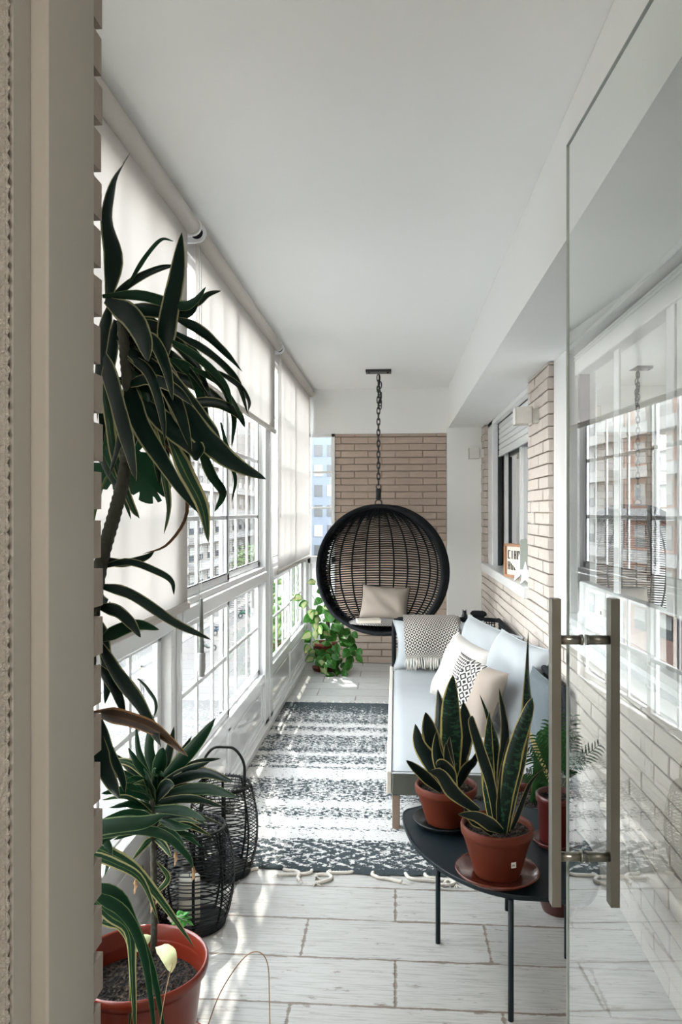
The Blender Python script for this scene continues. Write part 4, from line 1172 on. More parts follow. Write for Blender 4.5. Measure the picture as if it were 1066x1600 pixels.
# throw draped over the far arm and cushion
def throw():
    t = thing('throw_blanket', (.33, 5.9, .6), 'black and cream diamond woven throw with fringe draped over the far arm of the daybed', 'blanket')
    A = [at(629, 958, 6.06), at(635, 956, 6.04), at(630, 990, 5.80), at(634, 1026, 5.76)]
    prof = [(6.12, .50), (6.10, .63), (6.06, .688), (6.02, .688), (5.93, .66), (5.86, .60), (5.82, .52), (5.80, .43), (5.785, .40)]
    P = spline([Vector((0, y, z)) for y, z in prof], 40)
    def fn(u, v):
        p = P[int(round(v*40))]
        xl = .055 + .035*max(0, v-.3); xr = .465 + .05*max(0, v-.3)
        x = xl + (xr-xl)*u
        return (x, p.y + .010*math.sin(u*7+v*4) - .004, p.z + .006*math.sin(u*5)*v + .012*u*v)
    m = MB().grid(fn, 40, 40); 
    m.grid(lambda u, v: tuple(Vector(fn(u, v)) + Vector((0, .008, -.004))), 40, 40)
    m.build('woven_cloth', M['throw'], t)
    # folded second layer showing at the right edge
    f2 = MB().grid(lambda u, v: tuple(Vector(fn(.93+.14*u, v)) + Vector((0, .028+.01*u, -.012))), 8, 40); f2.build('under_fold', M['throw'], t)
    fr = MB(); rn = random.Random(9)
    for k in range(34):
        u = (k+.5)/34; p = Vector(fn(u, 1.0))
        for j in range(2):
            e = p + Vector((rn.uniform(-.012, .012), -.006+rn.uniform(-.01, .008), -.075+rn.uniform(-.02, .01)))
            fr.tube(spline([p, (p+e)/2 + Vector((rn.uniform(-.008, .008), -.012, 0)), e], 6), [.0035, .003, .0042, .003, .004, .003, .002], 5)
    fr.build('fringe', M['cream_rope'], t)['kind'] = 'stuff'
throw()

# small dark ornaments behind the corner of the daybed arm
t = thing('cat_figurine', at(726, 958, 6.2), 'tiny black figurine with two pointed ears beyond the daybed arm', 'figurine')
c = at(726, 962, 6.2)
m = MB().lathe([(0, -.03), (.022, -.028), (.026, -.01), (.020, .010), (.016, .02), (.018, .028), (.012, .038), (0, .042)], c, 16)
m.build('body', M['black_plastic'], t)
for s_ in (-1, 1):
    MB().tube([c + Vector((s_*.010, 0, .034)), c + Vector((s_*.013, 0, .052))], [.006, .0008], 6).build('ear', M['black_plastic'], t)
MB().lathe([(0, -.23), (.02, -.23), (.02, -.03), (0, -.03)], c, 12).build('stand', M['black_plastic'], t)
MB().lathe([(0, -.665), (.05, -.665), (.05, -.655), (.008, -.65), (.008, -.225), (0, -.22)], Vector((c.x, c.y, .667)), 16).build('pedestal', M['black_metal'], t)
c = at(746, 960, 6.22)
t = thing('headrest_roll', c, 'black rounded roll showing above the corner of the daybed back', 'headrest')
MB().tube(spline([c + Vector((-.04, 0, -.004)), c + Vector((-.03, 0, .0)), c + Vector((.05, -.02, 0)), c + Vector((.06, -.02, -.004))], 8), [.005, .022, .03, .032, .032, .03, .026, .018, .004], 12).build('roll', M['black_cord'], t)
MB().tube([(c.x, c.y, c.z), (c.x, c.y, 0)], .008, 8).build('post', M['black_metal'], t)

# ---------------------------------------------------------------- hanging chair
def hanging_chair():
    C0 = Vector((-.145, 6.62, .985)); Rr = .565
    t = thing('hanging_egg_chair', (C0.x, C0.y, ZC), 'round black woven hanging chair on a ceiling chain at the far end', 'hanging chair')
    rz = Matrix.Rotation(R(-17), 3, 'Z')         # opening turned a little to the window side
    tilt = Matrix.Rotation(R(0), 3, 'X')
    Rt = rz @ tilt
    D = .46
    def sh(th, ph, k=1.0):
        """th 0 top .. pi bottom, ph -pi/2..pi/2 across the back"""
        x = Rr*math.sin(th)*math.sin(ph); y = D*math.sin(th)*math.cos(ph); z = Rr*1.0*math.cos(th)
        if z < -.38: z = -.38 + (z+.38)*.82
        return C0 + Rt @ (Vector((x, y, z))*k)
    rim = [sh(0, 0)]*0 + [C0 + Rt @ Vector((Rr*math.sin(a), 0, (lambda z: z if z > -.38 else -.38+(z+.38)*.82)(Rr*math.cos(a)))) for a in [2*PI*i/96 for i in range(96)]]
    MB().tube(rim, .019, 12, closed=True).build('rim_tube', M['black_cord'], t)
    rim2 = [C0 + (p-C0)*.99 + Rt @ Vector((0, .19, 0)) for p in rim]
    # wide woven border behind the rim
    bd = MB()
    for k in range(96):
        a = 2*PI*k/96
        bd.tube([rim[k], rim2[k]], .011, 5)
    for off in (.0, .02, .04, .06, .08, .10, .12, .14, .16, .185): bd.tube([p + Rt @ Vector((0, off, 0)) + (p-C0).normalized()*.007 for p in rim], .010, 6, closed=True)
    bd.build('woven_border', M['black_cord'], t)
    rib = 13
    for k in range(rib):
        ph = -PI/2 + PI*(k+.5)/rib
        MB().tube([sh(.03+th*(PI-.06)/40, ph, .985) for th in range(41)], .0075, 6).build('rib', M['black_cord'], t)
    wv = MB()
    n = 74
    for k in range(n):
        th0 = .10 + (PI-.16)*k/(n-1)
        pts = []
        for j in range(33):
            ph = -PI/2 + PI*j/32
            th = th0 + .42*(1-math.cos(ph))*max(0, 1-th0/(PI*.62))**1.2
            wob = .003*(1 if j % 2 else -1)
            p = sh(th, ph); p = C0 + (p-C0)*(1+wob/Rr)
            pts.append(p)
        wv.tube(pts, .0060, 5, cap=False)
    wv.build('cane_weave', M['black_cord'], t)
    # reinforced lower bowl
    lb = MB()
    for k in range(20):
        th0 = PI*.80 + PI*.2*k/20
        lb.tube([sh(th0, -PI/2+PI*j/28, 1.012) for j in range(29)], .008, 5, cap=False)
    lb.build('lower_bowl', M['black_cord'], t)
    # hardware
    hx, hy = C0.x, C0.y; top = C0.z+Rr
    pl = MB().bbox((hx-.11, hy-.06, ZC-.022), (hx+.11, hy+.06, ZC), .003); pl = pl.build('ceiling_plate', M['black_metal'], t)
    for dx in (-.08, .08): MB().tube([(hx+dx, hy-.03, ZC-.034), (hx+dx, hy-.03, ZC-.020)], .009, 8).build('bolt', M['black_metal'], pl)
    def link(mb, c, l, w, r, rot):
        pts = []
        for i in range(16):
            a = 2*PI*i/16
            x = w*math.cos(a); z = l*math.sin(a); z = math.copysign(abs(z/l)**.75*l, z) if abs(z) > 1e-6 else 0
            pts.append(Vector(c) + Matrix.Rotation(rot, 3, 'Z') @ Vector((x, 0, z)))
        mb.tube(pts, r, 6, closed=True)
    ch = MB(); z = ZC-.035; k = 0; zend = top+.17
    while z-.032 > zend:
        link(ch, (hx, hy, z-.032), .032, .013, .0048, (k % 2)*PI/2+.25); z -= .047; k += 1
    rn = random.Random(3)
    for k in range(9):   # spare length looped back on itself
        link(ch, (hx+rn.uniform(-.012, .012)+.012, hy-.02, ZC-.07-k*.030), .030, .012, .0045, rn.uniform(0, 3))
    ch.build('chain', M['black_metal'], t)
    sp = MB().lathe([(0, -.045), (.020, -.045), (.020, .045), (0, .045)], (hx, hy, top+.105), 16)
    for q in range(12): sp.tube([(hx+.020*math.cos(a), hy+.020*math.sin(a), top+.063+q*.0075) for a in [2*PI*i/16 for i in range(16)]], .004, 5, closed=True)
    sp.build('damper_spring', M['black_metal'], t)
    rg = MB()
    rg.tube([(hx+.028*math.cos(a), hy, top+.028+.028*math.sin(a)) for a in [2*PI*i/24 for i in range(24)]], .005, 6, closed=True)
    rg.tube([(hx+.020*math.cos(a), hy, top+.168+.020*math.sin(a)) for a in [2*PI*i/24 for i in range(24)]], .004, 6, closed=True)
    rg.tube([(hx, hy, top+.062), (hx, hy, top+.05)], .005, 6)
    rg.build('ring', M['black_metal'], t)
    # seat pad inside
    s = thing('seat_pad', (C0.x, C0.y+.1, .53), 'black and white patterned round seat pad inside the hanging chair', 'cushion')
    def pad(u, v):
        a = 2*PI*u; r = v
        c = C0 + Rt @ Vector((0, .16, 0))
        return (c.x + .33*r*math.cos(a), c.y + .20*r*math.sin(a), .525 + .045*(1-r**4) )
    m = MB(); m.smooth = True
    m.grid(pad, 48, 10)
    for i_, u in enumerate(m.uv):
        if u: m.uv[i_] = [(.5+.5*q[1]*math.cos(2*PI*q[0]), .5+.5*q[1]*math.sin(2*PI*q[0])) for q in u]
    m.build('pad_cover', M['seat_pattern'], s)
hanging_chair()
cushion('throw_pillow', (-.095, 6.78, .70), .43, .30, .14, (R(-18), R(3), R(-8)), M['cushion_taupe'], 'plain taupe pillow sitting in the hanging chair', 'pillow', piping=M['black_cord'], seed=10, pinch=.06)
def book():
    c = at(576, 968, 6.44); c.z = .572
    t = thing('book', c, 'small cream hardback book lying in the hanging chair in front of the pillow', 'book')
    r = Matrix.Rotation(R(10), 3, 'Z')
    MB().box((c.x-.10, c.y-.07, c.z), (c.x+.10, c.y+.07, c.z+.004), r, c).build('back_cover', M['cushion_taupe'], t)
    MB().box((c.x-.097, c.y-.066, c.z+.004), (c.x+.095, c.y+.066, c.z+.026), r, c).build('pages', M['paper'], t)
    MB().box((c.x-.10, c.y-.07, c.z+.026), (c.x+.10, c.y+.07, c.z+.030), r, c).build('front_cover', pbr('cream_book_cover', (.68, .62, .54), .6), t)
book()

# ---------------------------------------------------------------- low table and its pots
TZ = .372
def table():
    t = thing('coffee_table', (.36, 2.62, 0), 'low dark teal metal table with a rounded top carrying the potted plants', 'table')
    # outline of the top
    raw = [(629,1271),(644,1315),(685,1354),(739,1382),(797,1398),(857,1403)]
    def tp(px, py):
        b = (800-py)/1200.0; a = (px-533)/1200.0; s = (TZ-CAM_Z)/b
        return ((a*CT-ST)*s, (a*ST+CT)*s)
    pts = [tp(*p) for p in raw] + [(.545, 2.262), (.61, 2.36), (.648, 2.50), (.655, 2.66), (.63, 2.82), (.56, 2.94), (.45, 3.01), (.32, 3.03), (.19, 3.015), (.09, 2.96)]
    V = [Vector((x, y, 0)) for x, y in pts]; N = len(V); sm = []
    for i in range(N):
        a, b, c, d = V[i-1], V[i], V[(i+1) % N], V[(i+2) % N]
        for q in range(6):
            u = q/6
            sm.append(.5*((2*b)+(c-a)*u+(2*a-5*b+4*c-d)*u*u+(3*b-a-3*c+d)*u*u*u))
    cen = sum(sm, Vector((0,0,0)))/len(sm)
    m = MB()
    prev = None
    for (k, z) in ((.0, TZ-.016), (.985, TZ-.016), (1, TZ-.012), (1, TZ-.002), (.996, TZ+.001), (.985, TZ), (.975, TZ-.0015), (0, TZ-.0015)):
        n0 = len(m.v)
        for p in sm: q = cen + (p-cen)*k; m.v.append(Vector((q.x, q.y, z)))
        if prev is not None:
            for i in range(len(sm)):
                j = (i+1) % len(sm); m.face([prev+i, prev+j, n0+j, n0+i])
        prev = n0
    m.build('tabletop', M['table'], t)
    for (x, y) in ((.148, 2.69), (.34, 2.295), (.575, 2.63), (.42, 2.93)):
        MB().tube([(x, y, 0), (x, y, TZ-.014)], .0085, 14).build('leg', M['table'], t)
table()

def snake_plant(c, pot_r, pot_h, leaves, label, sauc_r, sauc_mat, sauc_label, sticker=False, sauc_h=.018):
    s = thing('plant_saucer', c, sauc_label, 'saucer')
    MB().lathe(saucer_profile(sauc_r, sauc_h), c, 48).build('dish', sauc_mat, s)
    cz = Vector((c[0], c[1], c[2]+.008))
    t = thing('snake_plant', cz, label, 'plant')
    MB().lathe(pot_profile(pot_r, pot_h, .028, .62), cz, 48).build('pot', M['terracotta'], t)
    soil_disc((cz.x, cz.y, cz.z+pot_h-.02), pot_r*.89, .004).build('soil', M['soil'], t)
    if sticker:
        p = at(811, 1319, cz.y-pot_r*.85)
        a = .42; rr = pot_r*.868
        q = MB(); f = lambda aa, z: Vector((cz.x+rr*math.sin(aa), cz.y-rr*math.cos(aa), z))
        q.grid(lambda u, v: tuple(f(.30+.17*u, cz.z+.058+.017*v - .0)+Vector((.002*math.sin(.38), -.004+.004*v*0, 0))), 3, 1); q.build('price_sticker', M['white_matt'], t)
        for k in range(3):
            q = MB(); q.grid(lambda u, v, k=k: tuple(f(.33+.035*k+.018*u, cz.z+.063+.006*v)+Vector((.001, -.0046, 0))), 1, 1); q.build('sticker_mark', M['gap_dark'], t)
    for pts, wpx, kind, tw, dy in leaves:
        y0 = cz.y; n = len(pts)
        b3 = [at(x, y, y0 + (dy[0] + (dy[1]-dy[0])*i/(n-1))) for i, (x, y) in enumerate(pts)]
        if len(pts[0]) and b3[0].z < cz.z+.03: pass
        blade(MB(), b3, wpx*1.12/1200*y0, 'lance', .38, (.1, 1, -.1), tw, 22, wave=.05).build('leaf', M['sans'] if kind == 'b' else M['sans_dark'], t, origin=b3[0])
    return t
saucer_z = TZ
LA = [
 ([(708,1232),(706,1160),(705,1100),(708,1055)], 34, 'b', (0,.2), (.0,-.02)),
 ([(712,1235),(718,1180),(728,1140),(724,1096)], 34, 'd', (.2,.1), (.02,.03)),
 ([(700,1230),(692,1170),(688,1120),(684,1077)], 26, 'd', (.3,-.5), (.02,.05)),
 ([(694,1232),(682,1180),(672,1140),(665,1113)], 30, 'd', (.2,.5), (-.01,-.05)),
 ([(690,1234),(674,1195),(655,1165),(649,1131)], 28, 'd', (.0,-.4), (-.02,-.06)),
 ([(700,1236),(690,1200),(683,1175),(682,1143)], 20, 'd', (0,.3), (-.04,-.08)),
 ([(704,1234),(706,1200),(703,1170),(703,1150)], 16, 'd', (.5,.8), (-.05,-.06)),
 ([(712,1236),(708,1215),(700,1185),(697,1160)], 16, 'd', (.3,.5), (-.06,-.07)),
 ([(715,1232),(730,1205),(742,1190),(747,1173)], 22, 'd', (.5,.9), (.0,-.05)),
 ([(708,1238),(703,1212),(690,1195),(683,1198)], 22, 'd', (.0,.3), (-.07,-.11)),
 ([(690,1236),(672,1220),(652,1202),(635,1188)], 17, 'd', (.2,.4), (-.06,-.14)),
 ([(716,1228),(720,1190),(728,1150),(735,1120)], 22, 'd', (-.3,.1), (.05,.08)),
]
snake_plant(at(697, 1268, 2.82) * 0 + Vector((.183, 2.80, TZ)), .112, .137, LA, 'snake plant in a terracotta pot on a black saucer, left on the dark table', .120, M['black_plastic'], 'black plastic saucer under the left terracotta pot on the dark table')
LB = [
 ([(790,1300),(800,1240),(815,1180),(826,1110),(826,1060),(826,985)], 26, 'b', (0,1.1), (-.02,.10)),
 ([(778,1300),(768,1230),(750,1170),(738,1130),(738,1118)], 17, 'd', (0,.2), (-.02,-.10)),
 ([(772,1298),(765,1240),(763,1170),(765,1112)], 20, 'b', (0,.0), (.02,.03)),
 ([(776,1298),(772,1230),(777,1170),(764,1120),(750,1085)], 15, 'b', (.3,.9), (.05,.09)),
 ([(786,1300),(784,1230),(790,1160),(788,1120),(780,1075)], 17, 'd', (.2,.4), (.03,.08)),
 ([(786,1302),(794,1230),(806,1170),(824,1115),(832,1090)], 26, 'b', (.0,-.3), (-.03,-.08)),
 ([(780,1302),(782,1260),(785,1210),(795,1150)], 12, 'd', (.5,.9), (-.03,-.03)),
 ([(774,1300),(760,1230),(757,1180),(756,1165)], 12, 'b', (.0,.3), (.05,.05)),
 ([(796,1306),(812,1270),(830,1225),(855,1196)], 11, 'd', (.4,.9), (.0,.06)),
 ([(770,1302),(755,1285),(740,1280),(725,1262)], 20, 'd', (.8,.6), (-.05,-.10)),
 ([(748,1268),(710,1240),(690,1212),(672,1205)], 22, 'd', (.1,.2), (-.06,-.14)),
 ([(785,1300),(770,1290),(745,1276),(716,1272)], 20, 'd', (.2,.6), (-.07,-.14)),
]
snake_plant(Vector((.315, 2.415, TZ)), .112, .152, LB, 'taller snake plant in the terracotta pot with a white price sticker', .130, M['terracotta_glaze'], 'glazed brown saucer at the front of the dark table', sticker=True)

def palm():
    c = Vector((.548, 2.66, TZ))
    s = thing('plant_saucer', c, 'small dark red saucer under the palm pot on the dark table', 'saucer')
    MB().lathe(saucer_profile(.082, .014), c, 40).build('dish', M['dark_red'], s)
    cz = c + Vector((0, 0, .008))
    t = thing('parlour_palm', cz, 'feathery green palm in a dark red pot on the dark table beside the steel handle', 'plant')
    MB().lathe([(0, 0), (.054, 0), (.056, .003), (.064, .135), (.068, .137), (.070, .160), (.067, .163), (.063, .160), (.058, .10)], cz, 40).build('pot', M['dark_red'], t)
    soil_disc((cz.x, cz.y, cz.z+.145), .062, .003).build('soil', M['soil'], t)
    rn = random.Random(21); top = cz + Vector((0, 0, .15))
    ends = [(825,1175),(838,1150),(858,1128),(872,1112),(900,1150),(912,1185),(850,1195),(824,1208),(880,1160),(935,1165),(842,1168),(865,1178),(895,1120)]
    for i, (x, y) in enumerate(ends):
        e = at(x, y, cz.y + rn.uniform(-.09, .09))
        m_ = (top+e)/2 + Vector((0, 0, .025))
        st = spline([top + Vector((rn.uniform(-.02, .02), rn.uniform(-.02, .02), 0)), m_, e], 14)
        fr = MB(); fr.tube(st, .0012, 4)
        for k in range(5, 15):
            p = st[k]; T = (st[k]-st[k-1]).normalized()
            side = T.cross(Vector((0, 1, .2))).normalized()
            for sg in (-1, 1):
                ln = .05*(1-.5*abs((k-9)/6))
                d = (side*sg*.9 + T*.7 + Vector((0, rn.uniform(-.3, .3), -.15))).normalized()
                blade(fr, [p, p + d*ln*.5, p + d*ln + Vector((0, 0, -.006))], .0065, 'lance', .2, (0, 1, 0), (0, 0), 5)
        fr.build('frond', M['palm'], t, origin=st[0])
    blade(MB(), [top, at(834, 1160, cz.y), at(822, 1134, cz.y-.02)], .018, 'lance', .4, (0, 1, 0), (0, .2), 12).build('bud', M['spathe'], t)['label'] = 'pale yellow bud'
palm()

def floor_lily():
    c = Vector((.585, 3.30, 0)); h = .30
    t = thing('peace_lily', c, 'leafy plant in a dark brown-red pot on the floor behind the dark table', 'plant')
    MB().lathe(pot_profile(.15, h, .03, .7), c, 48).build('pot', M['dark_red'], t)
    soil_disc((c.x, c.y, h-.03), .13).build('soil', M['soil'], t)
    rn = random.Random(33)
    for k in range(15):
        a = k*2.4; b0 = c + Vector((.02*math.cos(a), .02*math.sin(a), h-.03))
        x = rn.uniform(835, 925); y = rn.uniform(1110, 1200)
        e = at(x, y, 3.2 + rn.uniform(-.1, .14)); m_ = b0.lerp(e, .55) + Vector((0, 0, .05))
        blade(MB(), [b0, m_, e], .045, 'oval', .3, (rn.uniform(-.5, .5), 1, rn.uniform(-.6, .6)), (0, .3), 12).build('leaf', M['lily'], t, origin=b0)
floor_lily()

def under_table_pot():
    c = Vector((.615, 2.95, 0))
    t = thing('plant_pot', c, 'low empty dark red bowl on the floor under the dark table', 'pot')
    MB().lathe([(0, 0), (.06, 0), (.085, .07), (.092, .075), (.092, .092), (.084, .092), (.075, .06), (.05, .012), (0, .012)], c, 36).build('bowl', M['dark_red'], t)
under_table_pot()

# ---------------------------------------------------------------- pothos in the far corner
def pothos():
    c = Vector((-.665, 7.25, 0))
    s = thing('plant_saucer', c, 'terracotta saucer on the floor in the far corner under the trailing plant', 'saucer')
    MB().lathe(saucer_profile(.125, .03), c, 36).build('dish', M['terracotta'], s)
    t = thing('pothos_plant', c + Vector((0, 0, .008)), 'trailing variegated heart-leaf plant in a terracotta pot in the far left corner', 'plant')
    MB().lathe(pot_profile(.12, .26, .03, .6), c + Vector((0, 0, .008)), 36).build('pot', M['terracotta'], t)
    soil_disc((c.x, c.y, .245), .10).build('soil', M['soil'], t)
    rn = random.Random(17)
    pole = MB().tube([(c.x+.02, c.y+.03, .2), (c.x+.03, c.y+.04, 1.0)], .02, 8); pole.build('moss_pole', pbr('moss_pole', (.05, .035, .02), 1, bump=1, bscale=80), t)
    vines = [
      [(512,1000),(508,960),(500,925),(492,905)], [(515,1000),(520,960),(512,930)], [(510,1000),(495,970),(480,945),(470,930)],
      [(512,1000),(500,980),(488,990),(484,1012)], [(515,1000),(510,1020),(503,1030),(500,1045)], [(520,1000),(530,975),(540,990),(548,1020)],
      [(520,1000),(540,1000),(552,1025),(548,1045)], [(516,1000),(530,1030),(535,1050),(520,1062)], [(512,1000),(520,1010),(528,1040),(540,1058)],
      [(514,1000),(528,985),(520,1020),(510,1035)], [(520,1000),(545,985),(556,1005),(556,1030)], [(510,1000),(495,1010),(490,1030)], [(512,1000),(503,975),(496,955)],
      [(514,1000),(505,940),(516,915)], [(505,1000),(490,975),(484,960),(476,985)], [(510,990),(498,950),(488,930)], [(508,990),(505,965),(500,945),(508,925)], [(520,1000),(532,1000),(540,1015),(536,1035)]]
    n = 0
    for vi, v in enumerate(vines):
        pts = spline([at(x, y, 7.2 - .06*j + rn.uniform(-.06, .06)) for j, (x, y) in enumerate(v)], 16)
        pts = [Vector((p.x, p.y, max(p.z, .012))) for p in pts]
        MB().tube(pts, .0022, 5).build('vine', M['green_stem'], t)
        for k in range(3, 17, 2):
            if n >= 99: break
            p = pts[k]; a = rn.uniform(0, 2*PI)
            d = Vector((math.cos(a)*.8, -.5+rn.uniform(-.3, .3), -.5+rn.uniform(-.4, .5))).normalized()
            ln = rn.uniform(.075, .125)
            e = p + d*ln; e.z = max(e.z, .008)
            left = p.x < -.66
            mat = M['pothos_pale'] if (left and rn.random() < .6) else M['pothos']
            blade(MB(), [p, (p+e)/2 + Vector((0, -.01, .008)), e], ln*.78, 'heart', .18, (rn.uniform(-.6, .6), 1, rn.uniform(-.8, .2)), (0, 0), 9).build('leaf', mat, t, origin=p); n += 1
pothos()

# ---------------------------------------------------------------- wall lights and the sill things
def sconce(yc, z, label, sz=.10):
    t = thing('wall_light', (.84, yc, z), label, 'wall light', 'white box lights on the brick piers')
    m = MB(); x0, x1 = .70, .80; th = .006
    m.bbox((x0, yc-.055, z-.05), (x0+th, yc+.055, z+.05), .002); m.bbox((x1-th, yc-.055, z-.05), (x1, yc+.055, z+.05), .002)
    m.bbox((x0, yc-.055, z-.05), (x1, yc-.049, z+.05), .002); m.bbox((x0, yc+.049, z-.05), (x1, yc+.055, z+.05), .002)
    m.box((x0+.004, yc-.05, z-.008), (x1-.004, yc+.05, z+.008))
    m.build('box_shade', pbr('cream_white_metal', (.70, .68, .64), .5), t)
    MB().bbox((x1-.002, yc-.035, z-.04), (.842, yc+.035, z+.04), .002).build('wall_mount', M['white_matt'], t)
sconce(4.60, 2.065, 'white box wall light on the near brick pier between the two windows')
sconce(7.42, 2.06, 'white box wall light on the far brick pier beside the column')

def sill_things():
    z = 1.021
    # boxed letter sign, turned to face the camera a little
    c = Vector((.885, 5.66, z)); t = thing('framed_sign', c, 'wooden box frame with dark lettering standing on the sill', 'sign')
    rot = Matrix.Rotation(R(24), 3, 'Z')      # local -y faces the viewer
    def bx(mb, a, b): return mb.box(tuple(c + Vector(a)), tuple(c + Vector(b)), rot, c)
    rot = Matrix.Rotation(R(-70), 3, 'Z')
    w, h, d = .30, .245, .06
    m = MB(); bx(m, (-w/2, -d/2, 0), (-w/2+.018, d/2, h)); bx(m, (w/2-.018, -d/2, 0), (w/2, d/2, h)); bx(m, (-w/2, -d/2, 0), (w/2, d/2, .018)); bx(m, (-w/2, -d/2, h-.018), (w/2, d/2, h))
    m.build('frame', M['wood_box'], t)
    m = MB(); bx(m, (-w/2+.01, -.012, .01), (w/2-.01, 0, h-.01)); m.build('backing', M['paper'], t)
    rn = random.Random(5); L = MB()
    # two rows of tall narrow stroke letters
    for row, zz in enumerate((.135, .055)):
        for k in range(5):
            x = -.112+k*.046
            kind = (k*3+row*2) % 4
            hh = .062
            if kind == 0:
                for (a, b) in (((x, zz), (x+.007, zz+hh)), ((x, zz+hh-.007), (x+.03, zz+hh)), ((x, zz), (x+.03, zz+.007))): bx(L, (a[0], -.017, a[1]), (b[0], -.012, b[1]))
            elif kind == 1:
                for (a, b) in (((x, zz), (x+.007, zz+hh)), ((x+.023, zz), (x+.03, zz+hh)), ((x, zz+hh-.007), (x+.03, zz+hh)), ((x, zz), (x+.03, zz+.007))): bx(L, (a[0], -.017, a[1]), (b[0], -.012, b[1]))
            elif kind == 2:
                for (a, b) in (((x, zz), (x+.007, zz+hh)), ((x+.023, zz), (x+.03, zz+hh)), ((x, zz+hh*.45), (x+.03, zz+hh*.45+.007))): bx(L, (a[0], -.017, a[1]), (b[0], -.012, b[1]))
            else:
                for (a, b) in (((x+.011, zz), (x+.019, zz+hh)),): bx(L, (a[0], -.017, a[1]), (b[0], -.012, b[1]))
    L.build('lettering', M['gap_dark'], t)
    def star(c, r, label, turn):
        t = thing('star_ornament', c, label, 'ornament', 'white stars on the windowsill')
        pts = []
        for k in range(10):
            a = PI/2 + k*PI/5; q = r if k % 2 == 0 else r*.42
            pts.append((q*math.cos(a), q*math.sin(a)))
        Mx = Matrix.Rotation(turn, 3, 'Z') @ Matrix.Rotation(PI/2, 3, 'X')
        MB().prism(pts, -.009, .009, Mx, Vector(c) + Vector((0, 0, r*.809))).build('star', M['white_matt'], t)
    star((.865, 5.34, z), .125, 'larger white star standing on the sill beside the wooden sign', R(-58))
    star((.862, 5.14, z), .085, 'smaller white star on the sill nearest the brick pier', R(-58))
    c = Vector((.895, 5.24, z)); t = thing('grey_plaque', c, 'rounded grey plaque leaning on the window behind the white stars', 'ornament')
    pts = []
    for (cx, cy, a0) in ((.065, .275, 0), (-.065, .275, 90), (-.065, .02, 180), (.065, .02, 270)):
        for k in range(5):
            a = R(a0+k*22.5); pts.append((cx+.02*math.cos(a), cy+.02*math.sin(a)))
    MB().prism(pts, -.007, .007, Matrix.Rotation(R(-62), 3, 'Z') @ Matrix.Rotation(PI/2, 3, 'X'), c).build('plaque', M['grey_card'], t)
sill_things()

